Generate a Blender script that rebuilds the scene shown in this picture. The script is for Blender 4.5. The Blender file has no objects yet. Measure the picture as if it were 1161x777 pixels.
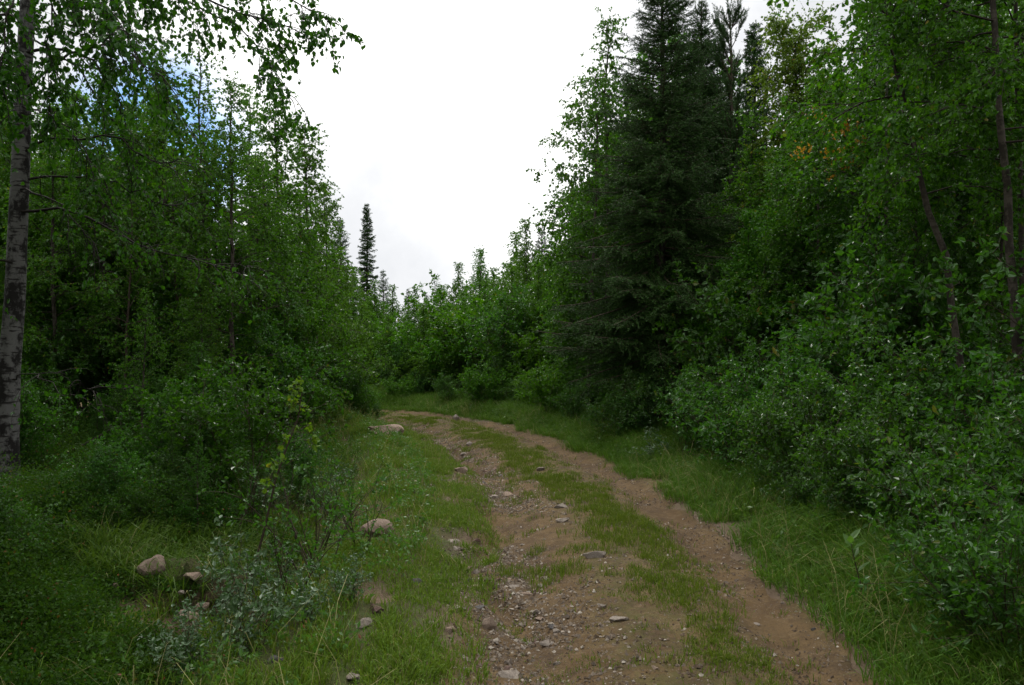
import bpy, math
import numpy as np

rng = np.random.default_rng(11)
sc = bpy.context.scene
COL = sc.collection
R = math.radians
F = 900.0            # focal length in photograph pixels (photograph 1161 x 777)
EYE = 1.75


def X(px, Y):
    return (px - 580.5) * Y / F


def Z(py, Y):
    return EYE + (388.5 - py) * Y / F


# ------------------------------------------------------------------ noise
def _hash(ix, iy, seed):
    h = (ix.astype(np.int64) * 374761393 + iy.astype(np.int64) * 668265263 + seed * 1442695041) & 0xFFFFFFFF
    h = ((h ^ (h >> 13)) * 1274126177) & 0xFFFFFFFF
    return ((h ^ (h >> 16)) & 0xFFFF) / 65535.0


def vnoise(x, y, seed=0):
    x = np.asarray(x, float); y = np.asarray(y, float)
    ix = np.floor(x); iy = np.floor(y)
    fx = x - ix; fy = y - iy
    fx = fx * fx * (3 - 2 * fx); fy = fy * fy * (3 - 2 * fy)
    a = _hash(ix, iy, seed); b = _hash(ix + 1, iy, seed)
    c = _hash(ix, iy + 1, seed); d = _hash(ix + 1, iy + 1, seed)
    return (a + (b - a) * fx) * (1 - fy) + (c + (d - c) * fx) * fy


def fbm(x, y, seed=0, oct=4):
    s = 0; a = 0.5; f = 1.0; tot = 0
    for o in range(oct):
        s = s + a * vnoise(x * f + 17.3 * o, y * f - 9.1 * o, seed + o)
        tot += a; a *= 0.5; f *= 2.03
    return s / tot


def sstep(a, b, x):
    t = np.clip((x - a) / (b - a), 0, 1)
    return t * t * (3 - 2 * t)


def norm(v):
    return v / np.maximum(np.linalg.norm(v, axis=-1, keepdims=True), 1e-9)


# ------------------------------------------------------------------ mesh builder
class MB:
    def __init__(self):
        self.V = []; self.Fc = []; self.A = []; self.B = []; self.n = 0

    def add(self, v, f, a=None, b=None):
        v = np.asarray(v, float).reshape(-1, 3); f = np.asarray(f, np.int64)
        self.V.append(v); self.Fc.append(f + self.n)
        self.A.append(np.zeros(len(f)) if a is None else np.broadcast_to(np.asarray(a, float), (len(f),)))
        self.B.append(np.zeros(len(v)) if b is None else np.broadcast_to(np.asarray(b, float), (len(v),)))
        self.n += len(v)

    def mesh(self, name, mat, smooth=False):
        me = bpy.data.meshes.new(name)
        V = np.concatenate(self.V)
        me.vertices.add(len(V)); me.vertices.foreach_set('co', V.ravel())
        li = np.concatenate([f.ravel() for f in self.Fc])
        lt = np.concatenate([np.full(len(f), f.shape[1]) for f in self.Fc])
        ls = np.concatenate([[0], np.cumsum(lt)[:-1]])
        me.loops.add(len(li)); me.loops.foreach_set('vertex_index', li.astype(np.int32))
        me.polygons.add(len(lt)); me.polygons.foreach_set('loop_start', ls.astype(np.int32))
        me.update(calc_edges=True)
        me.polygons.foreach_set('use_smooth', np.full(len(lt), smooth, dtype=bool))
        a = me.attributes.new('rnd', 'FLOAT', 'FACE'); a.data.foreach_set('value', np.concatenate(self.A).astype(np.float32))
        b = me.attributes.new('vat', 'FLOAT', 'POINT'); b.data.foreach_set('value', np.concatenate(self.B).astype(np.float32))
        me.materials.append(mat)
        me.update()
        return me

    def build(self, name, mat, parent=None, smooth=False):
        o = bpy.data.objects.new(name, self.mesh(name, mat, smooth)); COL.objects.link(o)
        if parent is not None:
            o.parent = parent
        return o


def tag(o, label=None, cat=None, group=None, kind=None):
    if label: o['label'] = label
    if cat: o['category'] = cat
    if group: o['group'] = group
    elif 'group' in o.keys(): del o['group']
    if kind: o['kind'] = kind
    return o


def empty(name, loc=(0, 0, 0)):
    o = bpy.data.objects.new(name, None); COL.objects.link(o)
    o.location = loc; o.empty_display_size = 0.2
    return o


def tubes(paths, rad, sides):
    B, n, _ = paths.shape
    t = np.gradient(paths, axis=1); t = norm(t)
    m = norm(t.mean(1))
    ref = np.where(np.abs(m[:, 2:3]) > 0.75, np.array([[1., 0, 0]]), np.array([[0, 0, 1.]]))[:, None, :]
    u = norm(np.cross(t, np.broadcast_to(ref, t.shape))); v = np.cross(t, u)
    ang = np.arange(sides) * 2 * math.pi / sides
    ring = u[:, :, None, :] * np.cos(ang)[None, None, :, None] + v[:, :, None, :] * np.sin(ang)[None, None, :, None]
    rad = np.broadcast_to(rad, (B, n))
    V = paths[:, :, None, :] + ring * rad[:, :, None, None]
    i = np.arange(n - 1)[:, None] * sides; k = np.arange(sides)[None, :]
    k2 = (k + 1) % sides
    q = np.stack([i + k, i + k2, i + sides + k2, i + sides + k], -1).reshape(-1, 4)
    Fq = (np.arange(B) * n * sides)[:, None, None] + q[None]
    return V.reshape(-1, 3), Fq.reshape(-1, 4), np.repeat(rad.reshape(-1), sides)


T6 = np.array([[0, 0, 0], [.34, .5, .16], [.70, .34, .10], [1, 0, -.10], [.70, -.34, .10], [.34, -.5, .16]])
F6 = np.array([[0, 1, 2, 3], [0, 3, 4, 5]])
T4 = np.array([[0, 0, 0], [.42, .5, .1], [1, 0, 0], [.42, -.5, .1]])
F4 = np.array([[0, 1, 2, 3]])


def leaves(mb, P, D, N, L, W, rnd, six=True):
    T, Fc = (T6, F6) if six else (T4, F4)
    D = norm(D); S = norm(np.cross(N, D)); N = np.cross(D, S)
    L = np.broadcast_to(L, (len(P),)); W = np.broadcast_to(W, (len(P),))
    V = (P[:, None] + D[:, None] * (T[None, :, 0:1] * L[:, None, None]) + S[:, None] * (T[None, :, 1:2] * W[:, None, None])
         + N[:, None] * (T[None, :, 2:3] * W[:, None, None]))
    f = (np.arange(len(P)) * len(T))[:, None, None] + Fc[None]
    mb.add(V, f.reshape(-1, Fc.shape[1]), np.repeat(rnd, len(Fc)))


def grow(P0, D0, L, n, droop, wob, g):
    p = P0.copy(); d = norm(D0); out = [p.copy()]
    L = np.broadcast_to(L, (len(P0),))[:, None]
    dr = np.broadcast_to(droop, (len(P0),))
    for j in range(1, n):
        d = d + g.normal(0, wob, d.shape); d[:, 2] -= dr * (0.4 + 1.2 * j / n)
        d = norm(d); p = p + d * L / (n - 1); out.append(p.copy())
    return np.stack(out, 1)


def along(paths, b, t):
    n = paths.shape[1]
    s = np.clip(t, 0, 0.9999) * (n - 1); i = s.astype(int); f = (s - i)[:, None]
    a = paths[b, i]; c = paths[b, i + 1]
    return a + (c - a) * f, norm(c - a)


def randdir(g, n):
    return norm(g.normal(size=(n, 3)))


def twig_leaves(wood, leaf, paths, blen, g, per_m=14, tlen=.4, tdroop=.25, m=12, L=.05, W=.04, hang=.5, six=True,
                trange=(.18, 1.0), wood_on=True, upn=.5, spread=.9, rad=.0028, thin=None):
    """twigs sprouting from branch paths, and leaves along the twigs"""
    cnt = np.maximum(2, (blen * per_m).astype(int))
    b = np.repeat(np.arange(len(paths)), cnt)
    t = trange[0] + (trange[1] - trange[0]) * g.random(len(b)) ** .85
    P, T = along(paths, b, t)
    D = norm(T * .75 + randdir(g, len(b)) * spread)
    ln = tlen * (1.15 - .6 * t) * (.6 + .8 * g.random(len(b)))
    tw = grow(P, D, ln, 4, tdroop, .12, g)
    if wood_on:
        V, Fc, r = tubes(tw, np.array([[1., .8, .6, .3]]) * rad, 3)
        wood.add(V, Fc, None, r)
    bb = np.repeat(np.arange(len(tw)), m)
    tt = .12 + .88 * g.random(len(bb))
    P, T = along(tw, bb, tt)
    keep = np.ones(len(P), bool)
    if thin is not None:
        keep = thin(P, g)
    P = P[keep]; T = T[keep]; n = len(P)
    D = T * .45 + randdir(g, n) * .8; D[:, 2] -= hang
    P = P + randdir(g, n) * .012
    N = randdir(g, n); N[:, 2] += upn
    s = .62 + .55 * g.random(n)
    leaves(leaf, P, D, N, L * s, W * s * (.85 + .3 * g.random(n)), g.random(n), six)


# ------------------------------------------------------------------ plant generators (return wood and leaf builders)
def gen_birch(seed, H=7., r0=.05, base=.2, nb=46, blen=1.5, lean=(0, 0), el=(15, 62), droop=.10, per_m=13, m=11, L=.052, W=.042,
              tlen=.42, hang=.5, six=True, wood_twigs=True, sides=8, curve=.05, prof='birch', azb=None, thin=None, path=None):
    g = np.random.default_rng(seed)
    wood, leaf = MB(), MB()
    n = 16
    z = np.linspace(0, 1, n)
    if path is None:
        wob = np.cumsum(g.normal(0, curve, (n, 2)) * .35, 0)
        tr = np.stack([lean[0] * z ** 1.2 + wob[:, 0], lean[1] * z ** 1.2 + wob[:, 1], z * H], 1)
        tr[0, :2] = 0
    else:
        q = np.array(path, float); n = 16
        d = np.concatenate([[0], np.cumsum(np.linalg.norm(np.diff(q, axis=0), axis=1))]); d /= d[-1]
        tr = np.stack([np.interp(z, d, q[:, k]) for k in range(3)], 1)
        tr[1:-1] += g.normal(0, .012, (n - 2, 3))
        H = tr[-1, 2]
    rad = r0 * (1 - z) ** .75 + .005
    rad[0] *= 1.35
    tr[0, 2] -= .15
    V, Fc, r = tubes(tr[None], rad[None], sides)
    wood.add(V, Fc, None, r)
    i = np.arange(nb)
    f = base + (1 - base) * ((i + g.random(nb)) / nb) ** .92
    P, T = along(tr[None], np.zeros(nb, int), f)
    u = (f - base) / (1 - base)
    if prof == 'birch':
        ln = blen * (np.sin(np.clip(u * 1.05 + .16, 0, 1) * math.pi) ** .8 * .85 + .15)
    elif prof == 'cone':
        ln = blen * (1.02 - u) ** .8 + .12
    else:
        ln = blen * (1 - u * .5)
    ln = ln * (.65 + .5 * g.random(nb))
    az = i * 2.39996 + g.normal(0, .35, nb)
    if azb is not None:
        az = np.where(g.random(nb) < azb[1], azb[0] + g.normal(0, .7, nb), az)
    e = np.radians(el[0] + (el[1] - el[0]) * u + g.normal(0, 9, nb))
    D = np.stack([np.cos(az) * np.cos(e), np.sin(az) * np.cos(e), np.sin(e)], 1)
    br = grow(P, D, ln, 7, droop * (1 - .5 * u), .10, g)
    r1 = np.minimum(.45 * np.interp(f, z, rad), .007 * ln + .0035)
    V, Fc, r = tubes(br, r1[:, None] * np.linspace(1, .28, 7)[None], 5)
    wood.add(V, Fc, None, r)
    # second order
    cnt = np.maximum(1, (ln * 3.2).astype(int)); b = np.repeat(np.arange(nb), cnt)
    t = .2 + .7 * g.random(len(b)); P2, T2 = along(br, b, t)
    D2 = norm(T2 + randdir(g, len(b)) * .8)
    l2 = ln[b] * (.75 - .5 * t) * (.6 + .6 * g.random(len(b))) + .1
    b2 = grow(P2, D2, l2, 5, droop * 1.3, .13, g)
    V, Fc, r = tubes(b2, .0045 * np.linspace(1, .35, 5)[None], 4)
    wood.add(V, Fc, None, r)
    kw = dict(tlen=tlen, m=m, L=L, W=W, hang=hang, six=six, wood_on=wood_twigs, thin=thin)
    twig_leaves(wood, leaf, br, ln, g, per_m=per_m, **kw)
    twig_leaves(wood, leaf, b2, l2, g, per_m=per_m, **kw)
    up = tr[int(n * .55):][None]
    twig_leaves(wood, leaf, up, np.array([H * .45]), g, per_m=per_m * 1.6, **kw)
    return wood, leaf


def gen_shrub(seed, H=1.6, stems=9, spread=.8, per_m=16, m=9, L=.065, W=.026, tlen=.26, hang=.1, six=True, r0=.009, tr0=.15, twigs=True, upn=.7, sub=4.0):
    g = np.random.default_rng(seed)
    wood, leaf = MB(), MB()
    az = g.random(stems) * 2 * math.pi
    rr = spread * (.25 + .75 * g.random(stems))
    P = np.stack([np.cos(az) * .12 * g.random(stems), np.sin(az) * .12 * g.random(stems), np.full(stems, -.06)], 1)
    D = np.stack([np.cos(az) * rr / H, np.sin(az) * rr / H, np.ones(stems)], 1)
    ln = H * (.65 + .45 * g.random(stems))
    st = grow(P, D, ln, 8, .015, .09, g)
    V, Fc, r = tubes(st, r0 * (.6 + .5 * g.random(stems))[:, None] * np.linspace(1, .25, 8)[None], 5)
    wood.add(V, Fc, None, r)
    cnt = np.maximum(2, (ln * sub).astype(int)); b = np.repeat(np.arange(stems), cnt)
    t = .22 + .7 * g.random(len(b)); P2, T2 = along(st, b, t)
    D2 = norm(T2 + randdir(g, len(b)) * .7)
    l2 = ln[b] * (.6 - .4 * t) * (.6 + .6 * g.random(len(b))) + .06
    b2 = grow(P2, D2, l2, 5, .05, .12, g)
    V, Fc, r = tubes(b2, r0 * .38 * np.linspace(1, .35, 5)[None], 4)
    wood.add(V, Fc, None, r)
    kw = dict(tlen=tlen, m=m, L=L, W=W, hang=hang, six=six, wood_on=twigs, tdroop=.05, upn=upn, trange=(tr0, 1.), rad=.0018)
    twig_leaves(wood, leaf, st, ln, g, per_m=per_m, **kw)
    twig_leaves(wood, leaf, b2, l2, g, per_m=per_m, **kw)
    return wood, leaf


def needles(mb, paths, ln, g, per_m, L, W, fwd=.8):
    cnt = np.maximum(2, (ln * per_m).astype(int)); b = np.repeat(np.arange(len(paths)), cnt)
    t = g.random(len(b)); P, T = along(paths, b, t)
    D = norm(T * fwd + randdir(g, len(b)) * .75); N = randdir(g, len(b))
    s = .7 + .6 * g.random(len(b))
    leaves(mb, P, D, N, L * s, W, np.clip(t * .6 + .4 * g.random(len(b)), 0, 1), False)


def gen_spruce(seed, H=11., r0=.12, Rb=1.9, z0=.03, dz=.24, nw=6, per_m=110, L=.036, W=.0105, pw=.85, twd=.032, elo=-18):
    g = np.random.default_rng(seed)
    wood, leaf = MB(), MB()
    n = 14; z = np.linspace(0, 1, n)
    tr = np.stack([np.cumsum(g.normal(0, .01, n)), np.cumsum(g.normal(0, .01, n)), z * H], 1); tr[0, 2] -= .15
    V, Fc, r = tubes(tr[None], (r0 * (1 - z) ** .9 + .006)[None], 8); wood.add(V, Fc, None, r)
    zs = []
    zz = z0 * H
    while zz < H - .08:
        k = int(nw + g.integers(-1, 2))
        zs += [zz + g.normal(0, .05) for _ in range(k)]
        zz += dz * (1 - .45 * zz / H)
    zs = np.clip(np.array(zs), .05, H - .05); f = zs / H; B = len(zs)
    P, T = along(tr[None], np.zeros(B, int), f)
    ln = Rb * (1 - f) ** pw * (.48 + .72 * g.random(B)) + .05
    az = g.random(B) * 2 * math.pi
    e = np.radians(elo + (48 - elo) * f ** 2.2 + g.normal(0, 7, B))
    D = np.stack([np.cos(az) * np.cos(e), np.sin(az) * np.cos(e), np.sin(e)], 1)
    br = grow(P, D, ln, 7, -.03, .05, g)
    V, Fc, r = tubes(br, (.004 + .008 * ln)[:, None] * np.linspace(1, .25, 7)[None], 4); wood.add(V, Fc, None, r)
    # side twigs in the plane of the branch, hanging
    cnt = np.maximum(3, (ln / twd).astype(int)); b = np.repeat(np.arange(B), cnt)
    t = .12 + .88 * g.random(len(b)); P2, T2 = along(br, b, t)
    side = norm(np.cross(T2, np.array([0, 0, 1.]))) * np.where(g.random(len(b)) < .5, -1, 1)[:, None]
    D2 = norm(T2 * .8 + side * .8 + g.normal(0, .18, T2.shape)); D2[:, 2] -= .15
    l2 = ln[b] * .42 * (1.05 - t) * (.6 + .7 * g.random(len(b))) + .07
    b2 = grow(P2, D2, l2, 4, .10, .06, g)
    V, Fc, r = tubes(b2, np.array([[.003, .002, .0015, .001]]), 3); wood.add(V, Fc, None, r)
    needles(leaf, b2, l2, g, per_m, L, W)
    needles(leaf, br, ln, g, per_m * .7, L, W)
    top = tr[-3:][None]; needles(leaf, top, np.array([H * 2 / 13]), g, per_m, L, W)
    return wood, leaf


def gen_pine(seed, H=7., r0=.08, Rb=1.4, z0=.2, dz=.38, nw=5, per_m=150, L=.045, W=.0065, pw=.7):
    g = np.random.default_rng(seed)
    wood, leaf = MB(), MB()
    n = 14; z = np.linspace(0, 1, n)
    tr = np.stack([np.cumsum(g.normal(0, .012, n)), np.cumsum(g.normal(0, .012, n)), z * H], 1); tr[0, 2] -= .15
    V, Fc, r = tubes(tr[None], (r0 * (1 - z) ** .9 + .007)[None], 8); wood.add(V, Fc, None, r)
    zs = []; zz = z0 * H
    while zz < H - .1:
        zs += [zz + g.normal(0, .02) for _ in range(int(nw + g.integers(-1, 2)))]
        zz += dz * (.8 + .4 * g.random())
    zs = np.array(zs); f = np.clip(zs / H, 0, .99); B = len(zs)
    P, T = along(tr[None], np.zeros(B, int), f)
    ln = Rb * (1.02 - f) ** pw * (.65 + .5 * g.random(B)) + .08
    az = g.random(B) * 2 * math.pi
    e = np.radians(12 + 45 * f + g.normal(0, 8, B))
    D = np.stack([np.cos(az) * np.cos(e), np.sin(az) * np.cos(e), np.sin(e)], 1)
    br = grow(P, D, ln, 6, -.07, .06, g)
    V, Fc, r = tubes(br, (.005 + .009 * ln)[:, None] * np.linspace(1, .35, 6)[None], 4); wood.add(V, Fc, None, r)
    cnt = np.maximum(4, (ln * 20).astype(int)); b = np.repeat(np.arange(B), cnt)
    t = .2 + .65 * g.random(len(b)); P2, T2 = along(br, b, t)
    D2 = norm(T2 + randdir(g, len(b)) * .6); D2[:, 2] += .25
    l2 = .21 * (.5 + .9 * g.random(len(b)))
    b2 = grow(P2, D2, l2, 4, -.1, .06, g)
    V, Fc, r = tubes(b2, np.array([[.004, .0035, .003, .002]]), 3); wood.add(V, Fc, None, r)
    needles(leaf, b2, l2, g, per_m * 1.7, L, W, .9)
    tb, _ = along(br, np.repeat(np.arange(B), 2), np.tile([.8, .999], B))
    needles(leaf, br[:, 3:], ln * .5, g, per_m * .6, L, W, .9)
    top = tr[-2:][None]; needles(leaf, top, np.array([H / 13]), g, per_m * 2, L, W)
    return wood, leaf


# ------------------------------------------------------------------ materials
def mat(name):
    m = bpy.data.materials.new(name); m.use_nodes = True
    nt = m.node_tree; nt.nodes.clear()
    out = nt.nodes.new('ShaderNodeOutputMaterial')
    return m, nt, out


def nd(nt, typ, **kw):
    n = nt.nodes.new(typ)
    for k, v in kw.items():
        if k in ('operation', 'data_type', 'blend_type', 'attribute_name', 'noise_dimensions', 'feature', 'sky_type', 'attribute_type',
                 'sun_disc', 'sun_elevation', 'sun_rotation', 'interpolation', 'distance'):
            setattr(n, k, v)
        else:
            n.inputs[k.replace('_', ' ')].default_value = v
    return n


def mixc(nt, fac, a, b, blend='MIX'):
    n = nt.nodes.new('ShaderNodeMix'); n.data_type = 'RGBA'; n.blend_type = blend
    for sock, v in ((n.inputs[0], fac), (n.inputs[6], a), (n.inputs[7], b)):
        if hasattr(v, 'links') or hasattr(v, 'is_output'):
            nt.links.new(v, sock)
        else:
            sock.default_value = (*v, 1) if isinstance(v, tuple) and len(v) == 3 else v
    return n.outputs[2]


def ramp(nt, fac, stops):
    n = nt.nodes.new('ShaderNodeValToRGB')
    el = n.color_ramp.elements
    while len(el) < len(stops):
        el.new(0.5)
    for e, (p, c) in zip(el, stops):
        e.position = p; e.color = (*c, 1) if isinstance(c, tuple) else (c, c, c, 1)
    nt.links.new(fac, n.inputs[0])
    return n.outputs[0]


def attr(nt, name):
    return nd(nt, 'ShaderNodeAttribute', attribute_name=name).outputs['Fac']


def noise(nt, scale, detail=4, coord='Object', rough=.6, vec=None):
    n = nt.nodes.new('ShaderNodeTexNoise'); n.inputs['Scale'].default_value = scale
    n.inputs['Detail'].default_value = detail; n.inputs['Roughness'].default_value = rough
    if vec is None:
        tc = nt.nodes.new('ShaderNodeTexCoord'); vec = tc.outputs[coord]
    nt.links.new(vec, n.inputs['Vector'])
    return n.outputs['Fac']


def leaf_mat(name, c1, c2, back, trans, tfac=.40, rough=.32, spec=.16, odd=None):
    m, nt, out = mat(name)
    oi = nt.nodes.new('ShaderNodeObjectInfo')
    r = attr(nt, 'rnd')
    col = mixc(nt, r, c1, c2)
    hv = nt.nodes.new('ShaderNodeHueSaturation'); nt.links.new(col, hv.inputs['Color'])
    mr = nt.nodes.new('ShaderNodeMapRange'); nt.links.new(oi.outputs['Random'], mr.inputs[0])
    mr.inputs[3].default_value = .485; mr.inputs[4].default_value = .515; nt.links.new(mr.outputs[0], hv.inputs['Hue'])
    mv = nt.nodes.new('ShaderNodeMapRange'); nt.links.new(oi.outputs['Random'], mv.inputs[0])
    mv.inputs[3].default_value = .8; mv.inputs[4].default_value = 1.2; nt.links.new(mv.outputs[0], hv.inputs['Value'])
    col = hv.outputs[0]
    if odd:
        g = nd(nt, 'ShaderNodeMath', operation='GREATER_THAN'); nt.links.new(r, g.inputs[0]); g.inputs[1].default_value = odd[0]
        col = mixc(nt, g.outputs[0], col, odd[1])
    geo = nt.nodes.new('ShaderNodeNewGeometry')
    k = nd(nt, 'ShaderNodeMath', operation='MULTIPLY'); nt.links.new(geo.outputs['Backfacing'], k.inputs[0]); k.inputs[1].default_value = .6
    col2 = mixc(nt, k.outputs[0], col, back)
    p = nt.nodes.new('ShaderNodeBsdfPrincipled')
    nt.links.new(col2, p.inputs['Base Color']); p.inputs['Roughness'].default_value = rough
    p.inputs['Specular IOR Level'].default_value = spec
    t = nt.nodes.new('ShaderNodeBsdfTranslucent')
    tcol = mixc(nt, .45, trans, col)
    nt.links.new(tcol, t.inputs['Color'])
    mx = nt.nodes.new('ShaderNodeMixShader'); mx.inputs[0].default_value = tfac
    nt.links.new(p.outputs[0], mx.inputs[1]); nt.links.new(t.outputs[0], mx.inputs[2])
    nt.links.new(mx.outputs[0], out.inputs['Surface'])
    return m


M = {}
M['birch_leaf'] = leaf_mat('birch_leaf', (.025, .086, .004), (.060, .145, .007), (.042, .105, .014), (.11, .32, .004), odd=(.985, (.18, .15, .02)))
M['lit_tint_leaf'] = leaf_mat('birch_leaf_lit_tint', (.042, .108, .007), (.080, .168, .013), (.055, .125, .02), (.13, .34, .008))  # sky light on open crowns painted in as a lighter birch leaf colour
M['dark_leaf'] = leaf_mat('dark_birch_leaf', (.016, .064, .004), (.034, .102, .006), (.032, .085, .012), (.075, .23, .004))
M['light_leaf'] = leaf_mat('light_leaf', (.065, .140, .008), (.110, .200, .014), (.08, .15, .03), (.20, .36, .01), odd=(.975, (.28, .16, .02)))
M['aspen_leaf'] = leaf_mat('aspen_leaf', (.022, .082, .006), (.048, .130, .011), (.060, .125, .04), (.09, .27, .006), rough=.30, spec=.24, odd=(.985, (.20, .16, .02)))
M['willow_leaf'] = leaf_mat('willow_leaf', (.019, .074, .005), (.044, .120, .010), (.065, .125, .042), (.085, .25, .006), rough=.28, spec=.24, odd=(.985, (.17, .13, .02)))
M['grey_leaf'] = leaf_mat('grey_willow_leaf', (.038, .092, .026), (.070, .138, .045), (.11, .16, .09), (.08, .18, .04), rough=.4, spec=.4, tfac=.25)
M['yellow_leaf'] = leaf_mat('turning_leaf', (.30, .15, .012), (.42, .22, .018), (.30, .18, .04), (.50, .25, .02))
M['spruce'] = leaf_mat('spruce_needle', (.012, .042, .005), (.040, .098, .012), (.018, .045, .010), (.02, .06, .006), tfac=.12, rough=.55, spec=.15)
M['fir_light'] = leaf_mat('pine_needle', (.024, .062, .014), (.045, .098, .022), (.03, .07, .02), (.03, .08, .012), tfac=.15, rough=.55, spec=.15)
M['grass'] = leaf_mat('grass_blade', (.046, .105, .006), (.130, .195, .017), (.075, .110, .016), (.18, .25, .018), tfac=.36, rough=.55, spec=.12, odd=(.82, (.26, .22, .10)))
M['grass_long'] = leaf_mat('tall_grass_blade', (.028, .088, .006), (.085, .165, .014), (.06, .105, .015), (.14, .24, .016), tfac=.36, rough=.55, spec=.12, odd=(.84, (.27, .24, .11)))
M['bilberry'] = leaf_mat('bilberry_leaf', (.013, .046, .003), (.034, .086, .006), (.035, .065, .012), (.08, .16, .008), spec=.10, rough=.5, odd=(.988, (.18, .05, .02)))
M['herb'] = leaf_mat('herb_leaf', (.042, .100, .012), (.075, .145, .022), (.08, .14, .04), (.12, .27, .015), spec=.25, odd=(.975, (.16, .05, .025)))


def bark_mat(name, thin, pale, dark, th=(.012, .03), strength=.5):
    """thin twigs in THIN, thick stems in PALE with horizontal dashes and patches of DARK"""
    m, nt, out = mat(name)
    tc = nt.nodes.new('ShaderNodeTexCoord')
    mp = nt.nodes.new('ShaderNodeMapping'); mp.inputs['Scale'].default_value = (9, 9, 46); nt.links.new(tc.outputs['Object'], mp.inputs[0])
    dash = ramp(nt, noise(nt, 1.0, 3, vec=mp.outputs[0], rough=.55), [(.53, 0.), (.62, 1.)])
    mp2 = nt.nodes.new('ShaderNodeMapping'); mp2.inputs['Scale'].default_value = (6.5, 6.5, 4.6); nt.links.new(tc.outputs['Object'], mp2.inputs[0])
    patch = ramp(nt, noise(nt, 1.0, 5, vec=mp2.outputs[0], rough=.7), [(.46, 0.), (.55, 1.)])
    tint = noise(nt, 9., 4)
    c = mixc(nt, tint, pale, tuple(v * .62 for v in pale))
    c = mixc(nt, dash, c, tuple(v * 1.6 for v in dark))
    c = mixc(nt, patch, c, dark)
    v = attr(nt, 'vat')
    k = nt.nodes.new('ShaderNodeMapRange'); nt.links.new(v, k.inputs[0]); k.inputs[1].default_value = th[0]; k.inputs[2].default_value = th[1]
    c = mixc(nt, k.outputs[0], thin, c)
    p = nt.nodes.new('ShaderNodeBsdfPrincipled'); nt.links.new(c, p.inputs['Base Color']); p.inputs['Roughness'].default_value = .8
    p.inputs['Specular IOR Level'].default_value = .2
    bp = nt.nodes.new('ShaderNodeBump'); bp.inputs['Strength'].default_value = strength; bp.inputs['Distance'].default_value = .01
    nt.links.new(noise(nt, 30., 5), bp.inputs['Height']); nt.links.new(bp.outputs[0], p.inputs['Normal'])
    nt.links.new(p.outputs[0], out.inputs['Surface'])
    return m


M['white_bark'] = bark_mat('white_birch_bark', (.018, .014, .011), (.155, .149, .143), (.015, .013, .012), (.02, .05))
M['grey_bark'] = bark_mat('grey_birch_bark', (.030, .022, .017), (.10, .082, .066), (.030, .024, .018), (.010, .030))
M['pale_bark'] = bark_mat('pale_birch_bark', (.030, .022, .017), (.36, .33, .29), (.045, .038, .03), (.010, .028))
M['brown_bark'] = bark_mat('brown_bark', (.045, .032, .022), (.085, .062, .045), (.03, .024, .02), (.02, .05))
M['stem'] = bark_mat('willow_stem', (.045, .034, .022), (.085, .062, .042), (.04, .03, .024), (.004, .012))


def stone_mat(name, c1, c2, dirt):
    m, nt, out = mat(name)
    oi = nt.nodes.new('ShaderNodeObjectInfo')
    n1 = noise(nt, 6., 5, rough=.65)
    c = mixc(nt, ramp(nt, n1, [(.38, 0.), (.60, 1.)]), c1, c2)
    c = mixc(nt, ramp(nt, noise(nt, 34., 6, rough=.75), [(.42, .0), (.66, .75)]), c, dirt)
    hv = nt.nodes.new('ShaderNodeHueSaturation'); nt.links.new(c, hv.inputs['Color'])
    mv = nt.nodes.new('ShaderNodeMapRange'); nt.links.new(oi.outputs['Random'], mv.inputs[0])
    mv.inputs[3].default_value = .78; mv.inputs[4].default_value = 1.2; nt.links.new(mv.outputs[0], hv.inputs['Value'])
    p = nt.nodes.new('ShaderNodeBsdfPrincipled'); nt.links.new(hv.outputs[0], p.inputs['Base Color']); p.inputs['Roughness'].default_value = .85
    p.inputs['Specular IOR Level'].default_value = .3
    bp = nt.nodes.new('ShaderNodeBump'); bp.inputs['Strength'].default_value = .9; bp.inputs['Distance'].default_value = .015
    nt.links.new(noise(nt, 25., 7, rough=.75), bp.inputs['Height']); nt.links.new(bp.outputs[0], p.inputs['Normal'])
    nt.links.new(p.outputs[0], out.inputs['Surface'])
    return m


M['stone'] = stone_mat('pale_stone', (.34, .29, .24), (.24, .20, .165), (.12, .085, .06))
M['pink_stone'] = stone_mat('pink_granite', (.37, .275, .205), (.27, .195, .145), (.12, .08, .055))
M['dark_stone'] = stone_mat('grey_stone', (.15, .14, .135), (.10, .092, .088), (.08, .06, .05))
M['red_stone'] = stone_mat('red_stone', (.20, .12, .09), (.14, .085, .065), (.09, .06, .05))


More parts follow.
